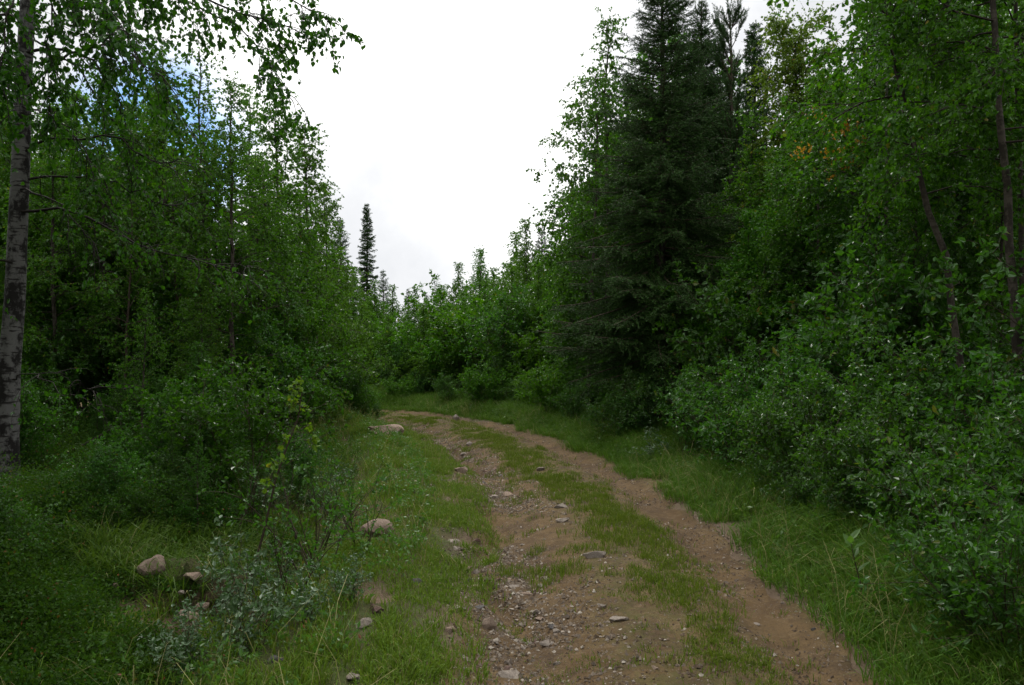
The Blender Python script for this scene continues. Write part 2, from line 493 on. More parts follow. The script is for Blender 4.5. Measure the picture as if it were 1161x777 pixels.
def dirt_mat():
    m, nt, out = mat('dirt')
    n0 = noise(nt, .9, 4, rough=.6); n1 = noise(nt, 3.1, 6, rough=.68); n2 = noise(nt, 13., 6, rough=.7); n3 = noise(nt, 55., 4, rough=.7)
    c = mixc(nt, ramp(nt, n0, [(.36, 0.), (.64, 1.)]), (.080, .049, .022), (.114, .074, .034))
    c = mixc(nt, ramp(nt, n1, [(.44, 0.), (.62, .75)]), c, (.050, .032, .018))
    c = mixc(nt, ramp(nt, n2, [(.50, 0.), (.70, .7)]), c, (.150, .104, .053))
    c = mixc(nt, ramp(nt, n3, [(.54, 0.), (.68, .75)]), c, (.046, .031, .022))
    tc = nt.nodes.new('ShaderNodeTexCoord')
    # fine grit: cells of differing size and grey, only in patches
    wob = nt.nodes.new('ShaderNodeVectorMath'); wob.operation = 'ADD'
    nz = nt.nodes.new('ShaderNodeTexNoise'); nz.inputs['Scale'].default_value = 30.; nt.links.new(tc.outputs['Object'], nz.inputs['Vector'])
    sc_ = nt.nodes.new('ShaderNodeVectorMath'); sc_.operation = 'SCALE'; sc_.inputs['Scale'].default_value = .02; nt.links.new(nz.outputs['Color'], sc_.inputs[0])
    nt.links.new(tc.outputs['Object'], wob.inputs[0]); nt.links.new(sc_.outputs[0], wob.inputs[1])
    peb = None
    for scale, th in ((62., .90), (125., .86)):
        vo = nt.nodes.new('ShaderNodeTexVoronoi'); vo.inputs['Scale'].default_value = scale; nt.links.new(wob.outputs[0], vo.inputs['Vector'])
        sep = nt.nodes.new('ShaderNodeSeparateColor'); nt.links.new(vo.outputs['Color'], sep.inputs[0])
        a = ramp(nt, sep.outputs[0], [(th, 0.), (th + .02, 1.)])
        b = ramp(nt, vo.outputs['Distance'], [(.30, 1.), (.48, 0.)])
        k = nd(nt, 'ShaderNodeMath', operation='MULTIPLY'); nt.links.new(a, k.inputs[0]); nt.links.new(b, k.inputs[1])
        k2 = nd(nt, 'ShaderNodeMath', operation='MULTIPLY'); nt.links.new(k.outputs[0], k2.inputs[0]); nt.links.new(ramp(nt, noise(nt, 2.3, 4), [(.42, .1), (.6, 1.)]), k2.inputs[1])
        c = mixc(nt, k2.outputs[0], c, mixc(nt, sep.outputs[2], (.22, .185, .155), (.10, .08, .066)))
        peb = k2.outputs[0] if peb is None else peb
    moss = attr(nt, 'vat')
    mk = nd(nt, 'ShaderNodeMath', operation='MULTIPLY'); nt.links.new(moss, mk.inputs[0]); nt.links.new(ramp(nt, noise(nt, 9., 6, rough=.75), [(.40, 0.), (.60, 1.)]), mk.inputs[1])
    c = mixc(nt, mk.outputs[0], c, (.060, .068, .016))
    p = nt.nodes.new('ShaderNodeBsdfPrincipled'); nt.links.new(c, p.inputs['Base Color']); p.inputs['Roughness'].default_value = .95
    p.inputs['Specular IOR Level'].default_value = .15
    h = nd(nt, 'ShaderNodeMath', operation='MULTIPLY_ADD'); nt.links.new(peb, h.inputs[0]); h.inputs[1].default_value = .5
    nt.links.new(noise(nt, 26., 7, rough=.75), h.inputs[2])
    bp = nt.nodes.new('ShaderNodeBump'); bp.inputs['Strength'].default_value = .9; bp.inputs['Distance'].default_value = .02
    nt.links.new(h.outputs[0], bp.inputs['Height']); nt.links.new(bp.outputs[0], p.inputs['Normal'])
    nt.links.new(p.outputs[0], out.inputs['Surface'])
    return m


def ground_mat():
    m, nt, out = mat('forest_floor')
    n1 = noise(nt, 1.1, 5, rough=.65); n2 = noise(nt, 7., 5, rough=.7); n3 = noise(nt, 40., 4)
    c = mixc(nt, ramp(nt, n1, [(.38, 0.), (.62, 1.)]), (.046, .054, .014), (.058, .044, .024))
    c = mixc(nt, ramp(nt, n2, [(.4, 0.), (.7, 1.)]), c, (.050, .070, .018))
    c = mixc(nt, ramp(nt, n3, [(.5, 0.), (.75, .7)]), c, (.070, .050, .030))
    s = attr(nt, 'vat')
    d = mixc(nt, n2, (.085, .054, .038), (.16, .11, .078))
    c = mixc(nt, s, c, d)
    p = nt.nodes.new('ShaderNodeBsdfPrincipled'); nt.links.new(c, p.inputs['Base Color']); p.inputs['Roughness'].default_value = .95
    p.inputs['Specular IOR Level'].default_value = .15
    bp = nt.nodes.new('ShaderNodeBump'); bp.inputs['Strength'].default_value = .9; bp.inputs['Distance'].default_value = .03
    nt.links.new(noise(nt, 22., 6, rough=.7), bp.inputs['Height']); nt.links.new(bp.outputs[0], p.inputs['Normal'])
    nt.links.new(p.outputs[0], out.inputs['Surface'])
    return m


M['dirt'] = dirt_mat(); M['ground'] = ground_mat()

# ------------------------------------------------------------------ terrain
ctrl = np.array([(0.95, -14), (.88, -6), (.84, 0), (.85, 4), (.83, 7.4), (.62, 9.7), (.20, 12), (-.33, 14.1), (-1.05, 16.2), (-2.1, 18.1),
                 (-3.6, 19.6), (-5.8, 20.8), (-9, 21.8), (-14, 22.6), (-24, 23.6), (-40, 25)], float)


def spline(c, per=14):
    out = []
    p = np.vstack([2 * c[0] - c[1], c, 2 * c[-1] - c[-2]])
    for i in range(1, len(p) - 2):
        t = np.linspace(0, 1, per, endpoint=False)[:, None]
        a, b, cc, d = p[i - 1], p[i], p[i + 1], p[i + 2]
        out.append(.5 * (2 * b + (cc - a) * t + (2 * a - 5 * b + 4 * cc - d) * t ** 2 + (3 * b - a - 3 * cc + d) * t ** 3))
    return np.vstack(out + [c[-1:]])


CL = spline(ctrl)
CT = norm(np.gradient(CL, axis=0))
CS = np.concatenate([[0], np.cumsum(np.linalg.norm(np.diff(CL, axis=0), axis=1))])


def track(x, y):
    """signed distance to the right of the track's middle, and the distance along it"""
    x = np.atleast_1d(np.asarray(x, float)); y = np.atleast_1d(np.asarray(y, float))
    t = np.empty(len(x)); s = np.empty(len(x))
    for i in range(0, len(x), 20000):
        dx = x[i:i + 20000, None] - CL[None, :, 0]; dy = y[i:i + 20000, None] - CL[None, :, 1]
        k = (dx * dx + dy * dy).argmin(1); r = np.arange(len(k))
        tx, ty = CT[k, 0], CT[k, 1]
        ddx, ddy = dx[r, k], dy[r, k]
        t[i:i + 20000] = np.sign(ddx * ty - ddy * tx) * np.sqrt(ddx ** 2 + ddy ** 2)
        s[i:i + 20000] = CS[k] + ddx * tx + ddy * ty
    return t, s


PATCH = [(-2.15, 10.4, .30), (-1.43, 7.75, .24), (-1.6, 7.9, .2), (-.95, 5.3, .20), (-1.1, 5.25, .18), (-2.3, 11.6, .25), (-.42, 7.2, .2)]


def patch(x, y):
    k = np.zeros(len(x))
    for a, b, r in PATCH:
        k = np.maximum(k, np.exp(-(np.hypot(x - a, y - b) / r) ** 4))
    return k


def height(x, y):
    t, s = track(x, y)
    x = np.atleast_1d(x); y = np.atleast_1d(y)
    at = np.abs(t)
    onr = 1 - sstep(1.2, 1.9, at)
    h = -.085 * np.exp(-((t - .84) / .24) ** 2) - .085 * np.exp(-((t + .78) / .28) ** 2) + .03 * np.exp(-((t - .1) / .35) ** 2)
    # washed-out runnel down the left wheel track
    w = -.95 + .30 * np.sin(s * .8) * .4 + .15 * np.sin(s * 2.1)
    h = h - .10 * np.exp(-((t - w) / .11) ** 2) * sstep(.30, .5, vnoise(s * .5, s * 0 + 3, 5))
    h = h * onr
    h = h + (fbm(x * .9, y * .9, 3) - .5) * .10 * (1 - .5 * onr)
    h = h + (fbm(x * 5, y * 5, 8, 3) - .5) * (.045 + .03 * (1 - onr))
    h = h - .09 * patch(x, y)
    # left side: small ditch, then a mossy bank
    d = -(t)
    h = h + .10 * sstep(1.25, 1.9, d) * (1 - sstep(2.1, 2.5, d))
    h = h - .10 * np.exp(-((d - 2.55) / .22) ** 2) * sstep(3, 6, y)
    bank = sstep(2.6, 4.2, d)
    h = h + bank * (.24 + .40 * (fbm(x * .55, y * .55, 21, 3) - .4))
    h = h + sstep(5, 16, d) * .5
    h = h + .28 * np.exp(-((x + 4.0) / 1.3) ** 2 - ((y - 17.0) / 1.5) ** 2) * sstep(1.4, 2.2, d)   # bank inside the bend
    # right side: low verge, then slightly rising wood floor
    h = h + sstep(2.2, 4, t) * (.12 + .25 * (fbm(x * .5, y * .5, 31, 3) - .4)) + sstep(5, 16, t) * .5
    h = h + .012 * np.maximum(y - 20, 0) * (1 - np.exp(-np.maximum(y - 20, 0) / 30)) * np.exp(-np.maximum(y - 20, 0) / 120)
    return h


def hgt(x, y):
    return float(height(np.array([x]), np.array([y]))[0])


def half_width(s, side):
    return 1.20 - .06 * side + .20 * (vnoise(s * .9, s * 0 + side * 7., 41) - .5) * 2 + .10 * (vnoise(s * 3.1, s * 0 + side * 7., 42) - .5) * 2


# ground: one sheet, fine near the track and growing out to the horizon
gx = np.concatenate([-np.geomspace(8.0, 700, 40)[::-1] - .2, np.arange(-8, 7.01, .07), np.geomspace(7.2, 700, 40)])
gy = np.concatenate([-np.geomspace(1.0, 600, 30)[::-1], np.arange(-.9, 25.0, .08), np.geomspace(25.2, 900, 46)])
GX, GY = np.meshgrid(gx, gy)
x, y = GX.ravel(), GY.ravel()
t, s = track(x, y)
hh = height(x, y)
hw = np.where(t < 0, half_width(s, 0), half_width(s, 1))
hh = hh - .05 * (1 - sstep(-.12, .0, np.abs(t) - hw))
soil = np.exp(-((t + 2.5) / .16) ** 2) * sstep(.42, .58, vnoise(s * .7, s * 0, 51)) * (y > 2)
soil = np.maximum(soil, (1 - sstep(0, .25, np.abs(t) - hw)) * .85)
soil = np.maximum(soil, .9 * (1 - sstep(.2, .38, np.hypot(x + 2.1, y - 4.95))))
soil = np.maximum(soil, patch(x, y))
mb = MB()
nx, ny = len(gx), len(gy)
i = np.arange(ny - 1)[:, None] * nx + np.arange(nx - 1)[None]
mb.add(np.stack([x, y, hh], 1), np.stack([i, i + 1, i + nx + 1, i + nx], -1).reshape(-1, 4), None, soil)
tag(mb.build('ground', M['ground'], smooth=True), kind='structure')

# dirt track: a sheet that follows the middle line, its edges sunk into the ground
ss = np.concatenate([np.arange(0, CS[-1] - 20, .055)])
cols = np.linspace(-1, 1, 61)
cx = np.interp(ss, CS, CL[:, 0]); cy = np.interp(ss, CS, CL[:, 1])
tx = np.interp(ss, CS, CT[:, 0]); ty = np.interp(ss, CS, CT[:, 1])
hl, hr = half_width(ss, 0), half_width(ss, 1)
tt = np.where(cols[None] < 0, cols[None] * (hl[:, None] + .04), cols[None] * (hr[:, None] + .04))
x = (cx[:, None] + tt * ty[:, None]).ravel(); y = (cy[:, None] - tt * tx[:, None]).ravel()
hh = height(x, y) + (fbm(x * 16, y * 16, 61, 3) - .5) * .028 + .006
edge = (np.abs(np.broadcast_to(cols, tt.shape)).ravel() > .98)
hh = hh - .06 * edge
tf = tt.ravel()
moss = (1 - sstep(.25, .62, np.abs(tf - .12))) * .8 + sstep(.95, 1.2, np.abs(tf)) * .8
mb = MB(); nx = len(cols); ny = len(ss)
i = np.arange(ny - 1)[:, None] * nx + np.arange(nx - 1)[None]
mb.add(np.stack([x, y, hh], 1), np.stack([i, i + 1, i + nx + 1, i + nx], -1).reshape(-1, 4), None, np.clip(moss, 0, 1) * .6)
tag(mb.build('dirt_track', M['dirt'], smooth=True), kind='structure')


def on_track(tv, sv):
    cx = np.interp(sv, CS, CL[:, 0]); cy = np.interp(sv, CS, CL[:, 1])
    tx = np.interp(sv, CS, CT[:, 0]); ty = np.interp(sv, CS, CT[:, 1])
    return cx + tv * ty, cy - tv * tx


S0 = float(np.interp(3.0, CL[:40, 1], CS[:40]))       # distance along the track level with y = 3
SE = S0 + 21.5
# ------------------------------------------------------------------ stones
def stone_mesh(name, seed, m, sub=3, cuts=7, squash=(1, .8, .55), rough=.10):
    import bmesh
    g = np.random.default_rng(seed)
    bm = bmesh.new(); bmesh.ops.create_icosphere(bm, subdivisions=sub, radius=1.0)
    for k in range(cuts):
        nrm = norm(g.normal(size=3)); d = .48 + .36 * g.random()
        for v in bm.verts:
            p = np.array(v.co); e = p @ nrm - d
            if e > 0:
                v.co = p - nrm * e * .93
    off = g.random(3) * 50
    for v in bm.verts:
        p = np.array(v.co)
        q = p * 2.2 + off
        r = (vnoise(q[0:1] + q[2], q[1:2] - q[2], seed) - .5)[0] * rough * 2 + (vnoise(q[0:1] * 3 + q[2], q[1:2] * 3 - q[2] * 2, seed)[0] - .5) * rough
        v.co = p * (1 + r) * np.array(squash)
    me = bpy.data.meshes.new(name); bm.to_mesh(me); bm.free()
    me.polygons.foreach_set('use_smooth', np.ones(len(me.polygons), bool))
    me.set_sharp_from_angle(angle=R(24))
    me.materials.append(m)
    return me




def hull_mesh(name, seed, m, squash=(1, .8, .5), pts=13):
    import bmesh
    g = np.random.default_rng(seed)
    bm = bmesh.new()
    for p in norm(g.normal(size=(pts, 3))) * (.75 + .3 * g.random((pts, 1))):
        bm.verts.new(p * np.array(squash))
    r = bmesh.ops.convex_hull(bm, input=bm.verts)
    bmesh.ops.delete(bm, geom=[e for e in set(r['geom_interior'] + r['geom_unused']) if isinstance(e, bmesh.types.BMVert)], context='VERTS')
    bmesh.ops.dissolve_limit(bm, angle_limit=R(14), verts=bm.verts[:], edges=bm.edges[:])
    bmesh.ops.bevel(bm, geom=bm.edges[:], offset=.05, segments=2, affect='EDGES', profile=.6)
    bmesh.ops.triangulate(bm, faces=bm.faces[:])
    bmesh.ops.subdivide_edges(bm, edges=bm.edges[:], cuts=1, use_grid_fill=True)
    for v in bm.verts:
        p = np.array(v.co)
        v.co = p + g.normal(0, .010, 3)
    me = bpy.data.meshes.new(name); bm.to_mesh(me); bm.free()
    me.polygons.foreach_set('use_smooth', np.ones(len(me.polygons), bool))
    me.set_sharp_from_angle(angle=R(38))
    me.materials.append(m)
    return me


stone_i = 100
STONES = []


def big_stone(name, px, py, w, hgt_ratio, m, label, rz=0, sink=.35, depth=.8, cuts=13, zoff=0., Y=None, tilt=0, rough=.10):
    """boulder whose foot shows at photograph pixel (px, py), w pixels wide"""
    global stone_i
    stone_i += 1
    if Y is None:
        Y = EYE * F / (py - 388.5)
        for _ in range(6):
            Y = (EYE - hgt(X(px, Y), Y)) * F / (py - 388.5)
    W = w * Y / F
    o = bpy.data.objects.new(name, stone_mesh(name, stone_i, m, 4, cuts, (1, depth, hgt_ratio), rough) if cuts < 8 else hull_mesh(name, stone_i, m, (1, depth, hgt_ratio))); COL.objects.link(o)
    o.scale = (W / 1.75,) * 3
    o.rotation_euler = (0, tilt, rz)
    x = X(px, Y); hz = W / 1.75 * hgt_ratio
    o.location = (x, Y + .25 * W, hgt(x, Y + .25 * W) + hz * (1 - 2 * sink) + zoff)
    tag(o, label, 'boulder' if w > 28 else 'stone')
    STONES.append((x, Y + .1 * W, W))
    return o


big_stone('boulder', 435, 494, 36, .42, M['pink_stone'], 'long low pinkish boulder at the left inside edge of the bend', .2, .28, .6, 6)
big_stone('boulder', 425, 608, 36, .56, M['pink_stone'], 'rounded tan boulder half sunk in the left verge grass', .4, .30, .8, 4, rough=.05)
big_stone('stone', 424, 697, 19, .8, M['red_stone'], 'dull reddish stone at the bare earth edge on the left', .4, .3)
big_stone('stone', 397, 775, 22, .6, M['stone'], 'pale block shaped stone in grass at the bottom left of the verge', .3, .3)
big_stone('stone', 352, 575, 20, .9, M['dark_stone'], 'grey upright stone among grass left of the ditch', .3, .3)
big_stone('stone', 412, 712, 24, .5, M['stone'], 'weathered pale stone just below the reddish stone', .8, .3)
big_stone('stone', 517, 624, 24, .28, M['stone'], 'long flat slab at the grassy left edge of the track', .1, .4, .5)
big_stone('stone', 512, 607, 20, .35, M['stone'], 'flat pale stone just above the long flat slab', .1, .4, .6)
big_stone('stone', 540, 610, 14, .8, M['red_stone'], 'brownish angular stone at the edge of the washed out rut', .6, .3, .8, 9)
big_stone('stone', 553, 715, 19, 1.0, M['pink_stone'], 'pointed triangular stone standing up in the left rut', .2, .28, .6, 9, tilt=.4)
big_stone('stone', 545, 692, 20, .35, M['dark_stone'], 'flat grey stone just above the pointed stone in the rut', .4, .35, .6)
big_stone('stone', 510, 716, 14, .6, M['pink_stone'], 'small pink stone left of the pointed triangular stone', .4, .35)
big_stone('stone', 583, 668, 15, .45, M['stone'], 'oval pale stone in the middle of the left wheel rut', .1, .35)
big_stone('stone', 597, 677, 20, .35, M['pink_stone'], 'slanting pinkish flat stone beside the oval pale stone', -.5, .35, .4)
big_stone('stone', 623, 734, 23, .34, M['stone'], 'broad flat pale stone in bare dirt near the bottom centre', .1, .35, .7)
big_stone('stone', 576, 771, 28, .5, M['stone'], 'large rough pale stone lowest in the left wheel rut', .3, .35, .8, 9)
big_stone('stone', 613, 704, 14, .4, M['pink_stone'], 'flat pinkish stone above the small dark stone', .2, .35)
big_stone('stone', 627, 714, 12, .7, M['dark_stone'], 'small dark grey stone on bare dirt in mid track', .2, .3)
big_stone('stone', 703, 706, 24, .30, M['stone'], 'flat whitish stone at the left edge of the grass strip', .1, .35, .8, 9)
big_stone('stone', 677, 634, 29, .42, M['stone'], 'wide flat whitish stone beside the middle grass strip', -.15, .35, .5, 9)
big_stone('stone', 640, 593, 23, .35, M['stone'], 'low flat grey stone above a patch of centre grass', .05, .35, .6)
big_stone('stone', 637, 577, 18, .5, M['stone'], 'rounded grey stone sunk in dirt just behind the low flat one', .05, .45, .7)
big_stone('stone', 613, 535, 11, .6, M['stone'], 'small squarish pale stone in the far grass strip', .0, .3, .7, 9)
big_stone('stone', 523, 537, 18, .7, M['pink_stone'], 'tan stone at the left edge of the track with a dark hollow beside it', .2, .3)
big_stone('stone', 517, 477, 9, 1.0, M['stone'], 'small pale stone standing at the far bend of the track', .2, .25)
big_stone('stone', 532, 505, 9, .6, M['stone'], 'little bright stone high up the left wheel rut', .2, .3)
big_stone('stone', 526, 519, 10, .5, M['stone'], 'little pale stone just below the bright one up the left rut', .2, .3)
big_stone('stone', 560, 566, 13, .5, M['stone'], 'pale stone leading the cluster of stones in the upper left rut', .4, .35)
big_stone('stone', 575, 563, 14, .5, M['pink_stone'], 'pink tinged stone right of the cluster in the upper left rut', -.4, .35)
big_stone('stone', 540, 652, 12, .7, M['stone'], 'small rounded stone at the foot of a grass tuft left of the rut', .2, .3)
# stones on and round the earth mound at the lower left
ym = 5.2
big_stone('stone', 170, 691, 27, .95, M['pink_stone'], 'tall block shaped tan stone on top of the earth mound', .3, .2, .75, 6, zoff=.17, Y=5.12)
big_stone('stone', 217, 680, 20, .55, M['pink_stone'], 'rounded pale stone resting on the right of the earth mound', .1, .2, 1., 13, zoff=.20, Y=5.05)
big_stone('stone', 205, 700, 8, .9, M['stone'], 'tiny pale stone stuck in the face of the earth mound', .1, .3, .7, zoff=.16, Y=4.92)
big_stone('stone', 229, 716, 16, 1.0, M['pink_stone'], 'triangular reddish stone leaning at the right foot of the mound', .5, .25, .6, 9, zoff=.10, Y=4.9)
big_stone('stone', 206, 742, 33, .55, M['pink_stone'], 'broad tan stone at the front foot of the earth mound', .1, .25, .7, zoff=.08, Y=4.72)
big_stone('stone', 128, 708, 10, 1.2, M['pink_stone'], 'small upright tan stone left of the earth mound', .1, .25, .7, zoff=.05, Y=5.0)
big_stone('stone', 312, 752, 24, .5, M['dark_stone'], 'dull grey flat stone under the small grey leaved willow', .1, .35, .8)

# loose stones too alike to tell apart, by where they lie
protos = [hull_mesh('loose_stone', 200 + k, M[['stone', 'pink_stone', 'stone', 'dark_stone', 'stone', 'red_stone'][k % 6]], (1, .62 + .12 * (k % 3), .30 + .08 * (k % 4)), 9 + k % 5) for k in range(14)]


def scatter(n, tf, sf, size, label, group, g):
    for k in range(n):
        tv = tf(g); sv = sf(g)
        x, y = on_track(np.array([tv]), np.array([sv])); x = float(x[0]); y = float(y[0])
        o = bpy.data.objects.new('loose_stone', protos[int(g.integers(len(protos)))]); COL.objects.link(o)
        w = size * (.35 + 1.4 * g.random() ** 3)
        o.scale = (w, w * (.7 + .5 * g.random()), w * (.7 + .5 * g.random()))
        o.rotation_euler = (g.normal(0, .2), g.normal(0, .2), g.random() * 6.28)
        o.location = (x, y, hgt(x, y) + .06 * w)
        tag(o, label, 'stone', group)


g = np.random.default_rng(77)
scatter(175, lambda g: -.80 + g.normal(0, .22), lambda g: S0 + .6 + 14.5 * g.random() ** 1.2, .042, 'small loose stone among many in the stony left wheel rut', 'loose stones in the left wheel rut', g)
scatter(58, lambda g: -.2 + g.normal(0, .45), lambda g: S0 + .8 + 8 * g.random() ** 1.3, .022, 'small stone trodden into the bare dirt in mid track', 'small stones in mid track', g)
scatter(22, lambda g: .85 + g.normal(0, .2), lambda g: S0 + 1 + 14 * g.random(), .022, 'small stone lying in the right wheel rut', 'small stones in the right wheel rut', g)
scatter(30, lambda g: -1.55 + g.normal(0, .3), lambda g: S0 + 1.5 + 9 * g.random(), .035, 'small stone showing through the grass of the left verge', 'small stones in the left verge', g)
scatter(12, lambda g: -2.5 + g.normal(0, .15), lambda g: S0 + 2 + 10 * g.random(), .04, 'small stone in the bare earth of the left ditch', 'stones in the left ditch', g)

# ------------------------------------------------------------------ grass
def grass_mesh(px, py, blades, hgt_m, sig, g, width=.0045, lean=.5):
    """tufts at px,py; hgt_m per tuft"""
    n = len(px); b = np.repeat(np.arange(n), blades)
    ang = g.random(len(b)) * 2 * math.pi; rr = sig * np.sqrt(g.random(len(b)))
    x = px[b] + np.cos(ang) * rr; y = py[b] + np.sin(ang) * rr
    z = height(x, y) - .01
    H = hgt_m[b] * (.45 + .7 * g.random(len(b)))
    az = ang + g.normal(0, .9, len(b))
    le = lean * (.25 + 1.1 * g.random(len(b)))
    d = np.stack([np.cos(az), np.sin(az), np.zeros(len(b))], 1)
    P = np.stack([x, y, z], 1)
    up = np.array([0, 0, 1.])
    m1 = P + up * (H * .5)[:, None] + d * (H * le * .22)[:, None]
    m2 = P + up * (H * .85 * (1 - .15 * le))[:, None] + d * (H * le * .62)[:, None]
    tip = P + up * (H * (1 - .42 * le))[:, None] + d * (H * le * 1.05)[:, None]
    fa = g.random(len(b)) * math.pi
    sd = np.stack([np.cos(fa), np.sin(fa), np.zeros(len(b))], 1) * (width * (.6 + .8 * g.random(len(b))))[:, None]
    V = np.stack([P - sd, P + sd, m1 + sd * .9, m1 - sd * .9, m2 + sd * .6, m2 - sd * .6, tip], 1)
    o = (np.arange(len(b)) * 7)[:, None]
    mb = MB()
    rnd = .62 * g.random(n)[b] + .38 * g.random(len(b))
    q = np.concatenate([o + np.array([[0, 1, 2, 3]]), o + np.array([[3, 2, 4, 5]])]); tr = o + np.array([[5, 4, 6]])
    mb.add(V, q, np.concatenate([rnd, rnd]))
    mb.n -= len(V) * 7
    mb.add(np.zeros((0, 3)), tr, rnd); mb.n += len(V) * 7
    return mb


def clear(x, y):
    k = patch(x, y) < .5
    for a, b, w in STONES:
        k &= np.hypot((x - a) / (.52 * w + .03), (y - b + .06 + .15 * w) / (.40 * w + .14)) > 1
    return k


def tufts(n, t0, t1, s0, s1, g, dens):
    """accept random tufts by a density function of (t, s, x, y)"""
    tv = t0 + (t1 - t0) * g.random(n); sv = s0 + (s1 - s0) * g.random(n)
    x, y = on_track(tv, sv)
    k = (g.random(n) < dens(tv, sv, x, y)) & clear(x, y)
    return x[k], y[k], tv[k], sv[k]


g = np.random.default_rng(5)


def dens_left(t, s, x, y):
    n = fbm(x * 1.6, y * 1.6, 71, 3)
    d = .22 + .78 * sstep(.32, .54, n) * (1 - .75 * sstep(-1.45, -1.08, t))
    d = d * (1 - .97 * patch(x, y))
    return d * np.where(t < -2.15, .35, 1.) * (1 - .9 * np.exp(-((t + 2.5) / .14) ** 2))


x, y, tv, sv = tufts(36000, -3.1, -.98, S0 - .5, SE, g, dens_left)
h = .05 + .13 * fbm(x * 1.3, y * 1.3, 73, 2) ** 1.3 + .10 * sstep(-1.8, -2.6, tv)
tag(grass_mesh(x, y, 8, h, .055, g, .0028, .65).build('verge_grass', M['grass']), 'short bright green grass on the stony verge left of the track', 'grass', kind='stuff')


def dens_mid(t, s, x, y):
    n = fbm(t * 2.2, s * .75, 81, 4)
    c = .34 - .40 * sstep(4, 12, s - S0 + 3)
    w = .24 + .16 * (vnoise(s * .8, s * 0, 87) - .5)
    return sstep(.22, .46, n) * (.38 + .62 * sstep(.40, .58, fbm(x * 4.5, y * 4.5, 86, 2))) * np.exp(-np.abs((t - c) / (w + .06)) ** 2.6) + (.06 + .94 * sstep(.57, .65, fbm(x * 4.2, y * 4.2, 83, 2))) * .36 * (.12 + .88 * (t < .56))


x, y, tv, sv = tufts(42000, -1.0, 1.0, S0 - .5, SE, g, dens_mid)
h = .03 + .10 * fbm(x * 1.5, y * 1.5, 85, 2) ** 1.4
tag(grass_mesh(x, y, 8, h, .05, g, .0026).build('track_grass', M['grass']), 'patchy low grass on the strip between the two wheel ruts', 'grass', kind='stuff')


def dens_right(t, s, x, y):
    n = fbm(x * 1.2, y * 1.2, 91, 3)
    return sstep(.96, 1.22, t + .25 * (vnoise(s * 1.3, s * 0, 92) - .5)) * sstep(.22, .42, n)


x, y, tv, sv = tufts(30000, 1.02, 3.0, S0 - .5, SE + 2, g, dens_right)
h = .10 + .12 * fbm(x * 1.0, y * 1.0, 93, 2) + .36 * sstep(1.2, 1.9, tv) * (.4 + 1.0 * fbm(x * .8, y * .8, 95, 2))
tag(grass_mesh(x, y, 8, h, .055, g, .0029, .8).build('tall_grass', M['grass_long']), 'tall arching grass between the right wheel rut and the willows', 'grass', kind='stuff')

# seed heads and straw standing above the grass on both verges
M['straw'] = leaf_mat('straw', (.16, .15, .055), (.26, .22, .10), (.2, .18, .08), (.2, .2, .06), tfac=.2, rough=.6, spec=.1)
x1, y1, _, _ = tufts(1300, 1.15, 2.5, S0 - .5, SE, g, lambda t, s, x, y: sstep(.4, .6, fbm(x * .9, y * .9, 191, 2)))
x2, y2, _, _ = tufts(700, -3.2, -1.2, S0 - .5, SE, g, lambda t, s, x, y: sstep(.4, .6, fbm(x * .9, y * .9, 192, 2)))
x, y = np.concatenate([x1, x2]), np.concatenate([y1, y2])
tag(grass_mesh(x, y, 3, .28 + .32 * g.random(len(x)), .06, g, .0017, .9).build('straw_stalks', M['straw']), 'pale straw coloured grass stalks standing above the verges', 'grass stalks', kind='stuff')

# thinner grass on the wood floor left of the ditch
x = -4.2 + 2.2 * g.random(9000); y = 3 + 5 * g.random(9000)
tv, sv = track(x, y)
k = (tv < -2.6) & (g.random(len(x)) < .7 * sstep(.44, .60, fbm(x * .9, y * .9, 97, 3)))
x, y = x[k], y[k]
h = .16 + .46 * fbm(x * .9, y * .9, 99, 2)
tag(grass_mesh(x, y, 7, h, .06, g, .0034, .95).build('wood_grass', M['grass_long']), 'thin drooping grass on the shaded wood floor left of the ditch', 'grass', kind='stuff')


# ------------------------------------------------------------------ low undergrowth (bilberry and moss cushions): too fine to count
def undergrowth(cx, cy, rad, hgt_c, per, g, L=.022, W=.015, zo=0.):
    b = np.repeat(np.arange(len(cx)), per)
    a = g.random(len(b)) * 2 * math.pi; q = np.sqrt(g.random(len(b)))
    x = cx[b] + np.cos(a) * q * rad[b]; y = cy[b] + np.sin(a) * q * rad[b]
    top = hgt_c[b] * np.sqrt(np.clip(1 - q ** 2, 0, 1)) + .03
    z = height(x, y) + (zo if np.isscalar(zo) else zo[b]) + top * (1 - .75 * g.random(len(b)) ** 1.6)
    P = np.stack([x, y, z], 1)
    D = randdir(g, len(b)); D[:, 2] += .3; N = randdir(g, len(b)); N[:, 2] += .25
    s = .5 + .9 * g.random(len(b))
    m = MB(); leaves(m, P, D, N, L * s, W * s, g.random(len(b)), False)
    return m


n = 1900
cy = 2.8 + 10 * g.random(n) ** 1.5; cx = -1.9 - (.72 * cy - 1.2) * g.random(n)
tv, sv = track(cx, cy); k = (tv < -2.65) & (np.hypot((cx + 2.1) / .42, (cy - 4.9) / .5) > 1) & (fbm(cx * 1.3, cy * 1.3, 133, 3) + .25 * g.random(n) > .46)
cx, cy = cx[k], cy[k]; rr = .13 + .22 * g.random(len(cx)); hc = .05 + .16 * g.random(len(cx)) ** 2
n = 46                                                # larger cushions
by = 4.0 + 6.5 * g.random(n); bx = -2.3 - (.66 * by - 1.2) * g.random(n)
tv, sv = track(bx, by); k = (tv < -2.9) & (np.hypot((bx + 2.1) / .75, (by - 4.9) / .75) > 1); bx, by = bx[k], by[k]
by2 = 3.3 + 3.4 * g.random(26); bx2 = -2.35 - .15 * (by2 - 3.3) - 1.9 * g.random(26)
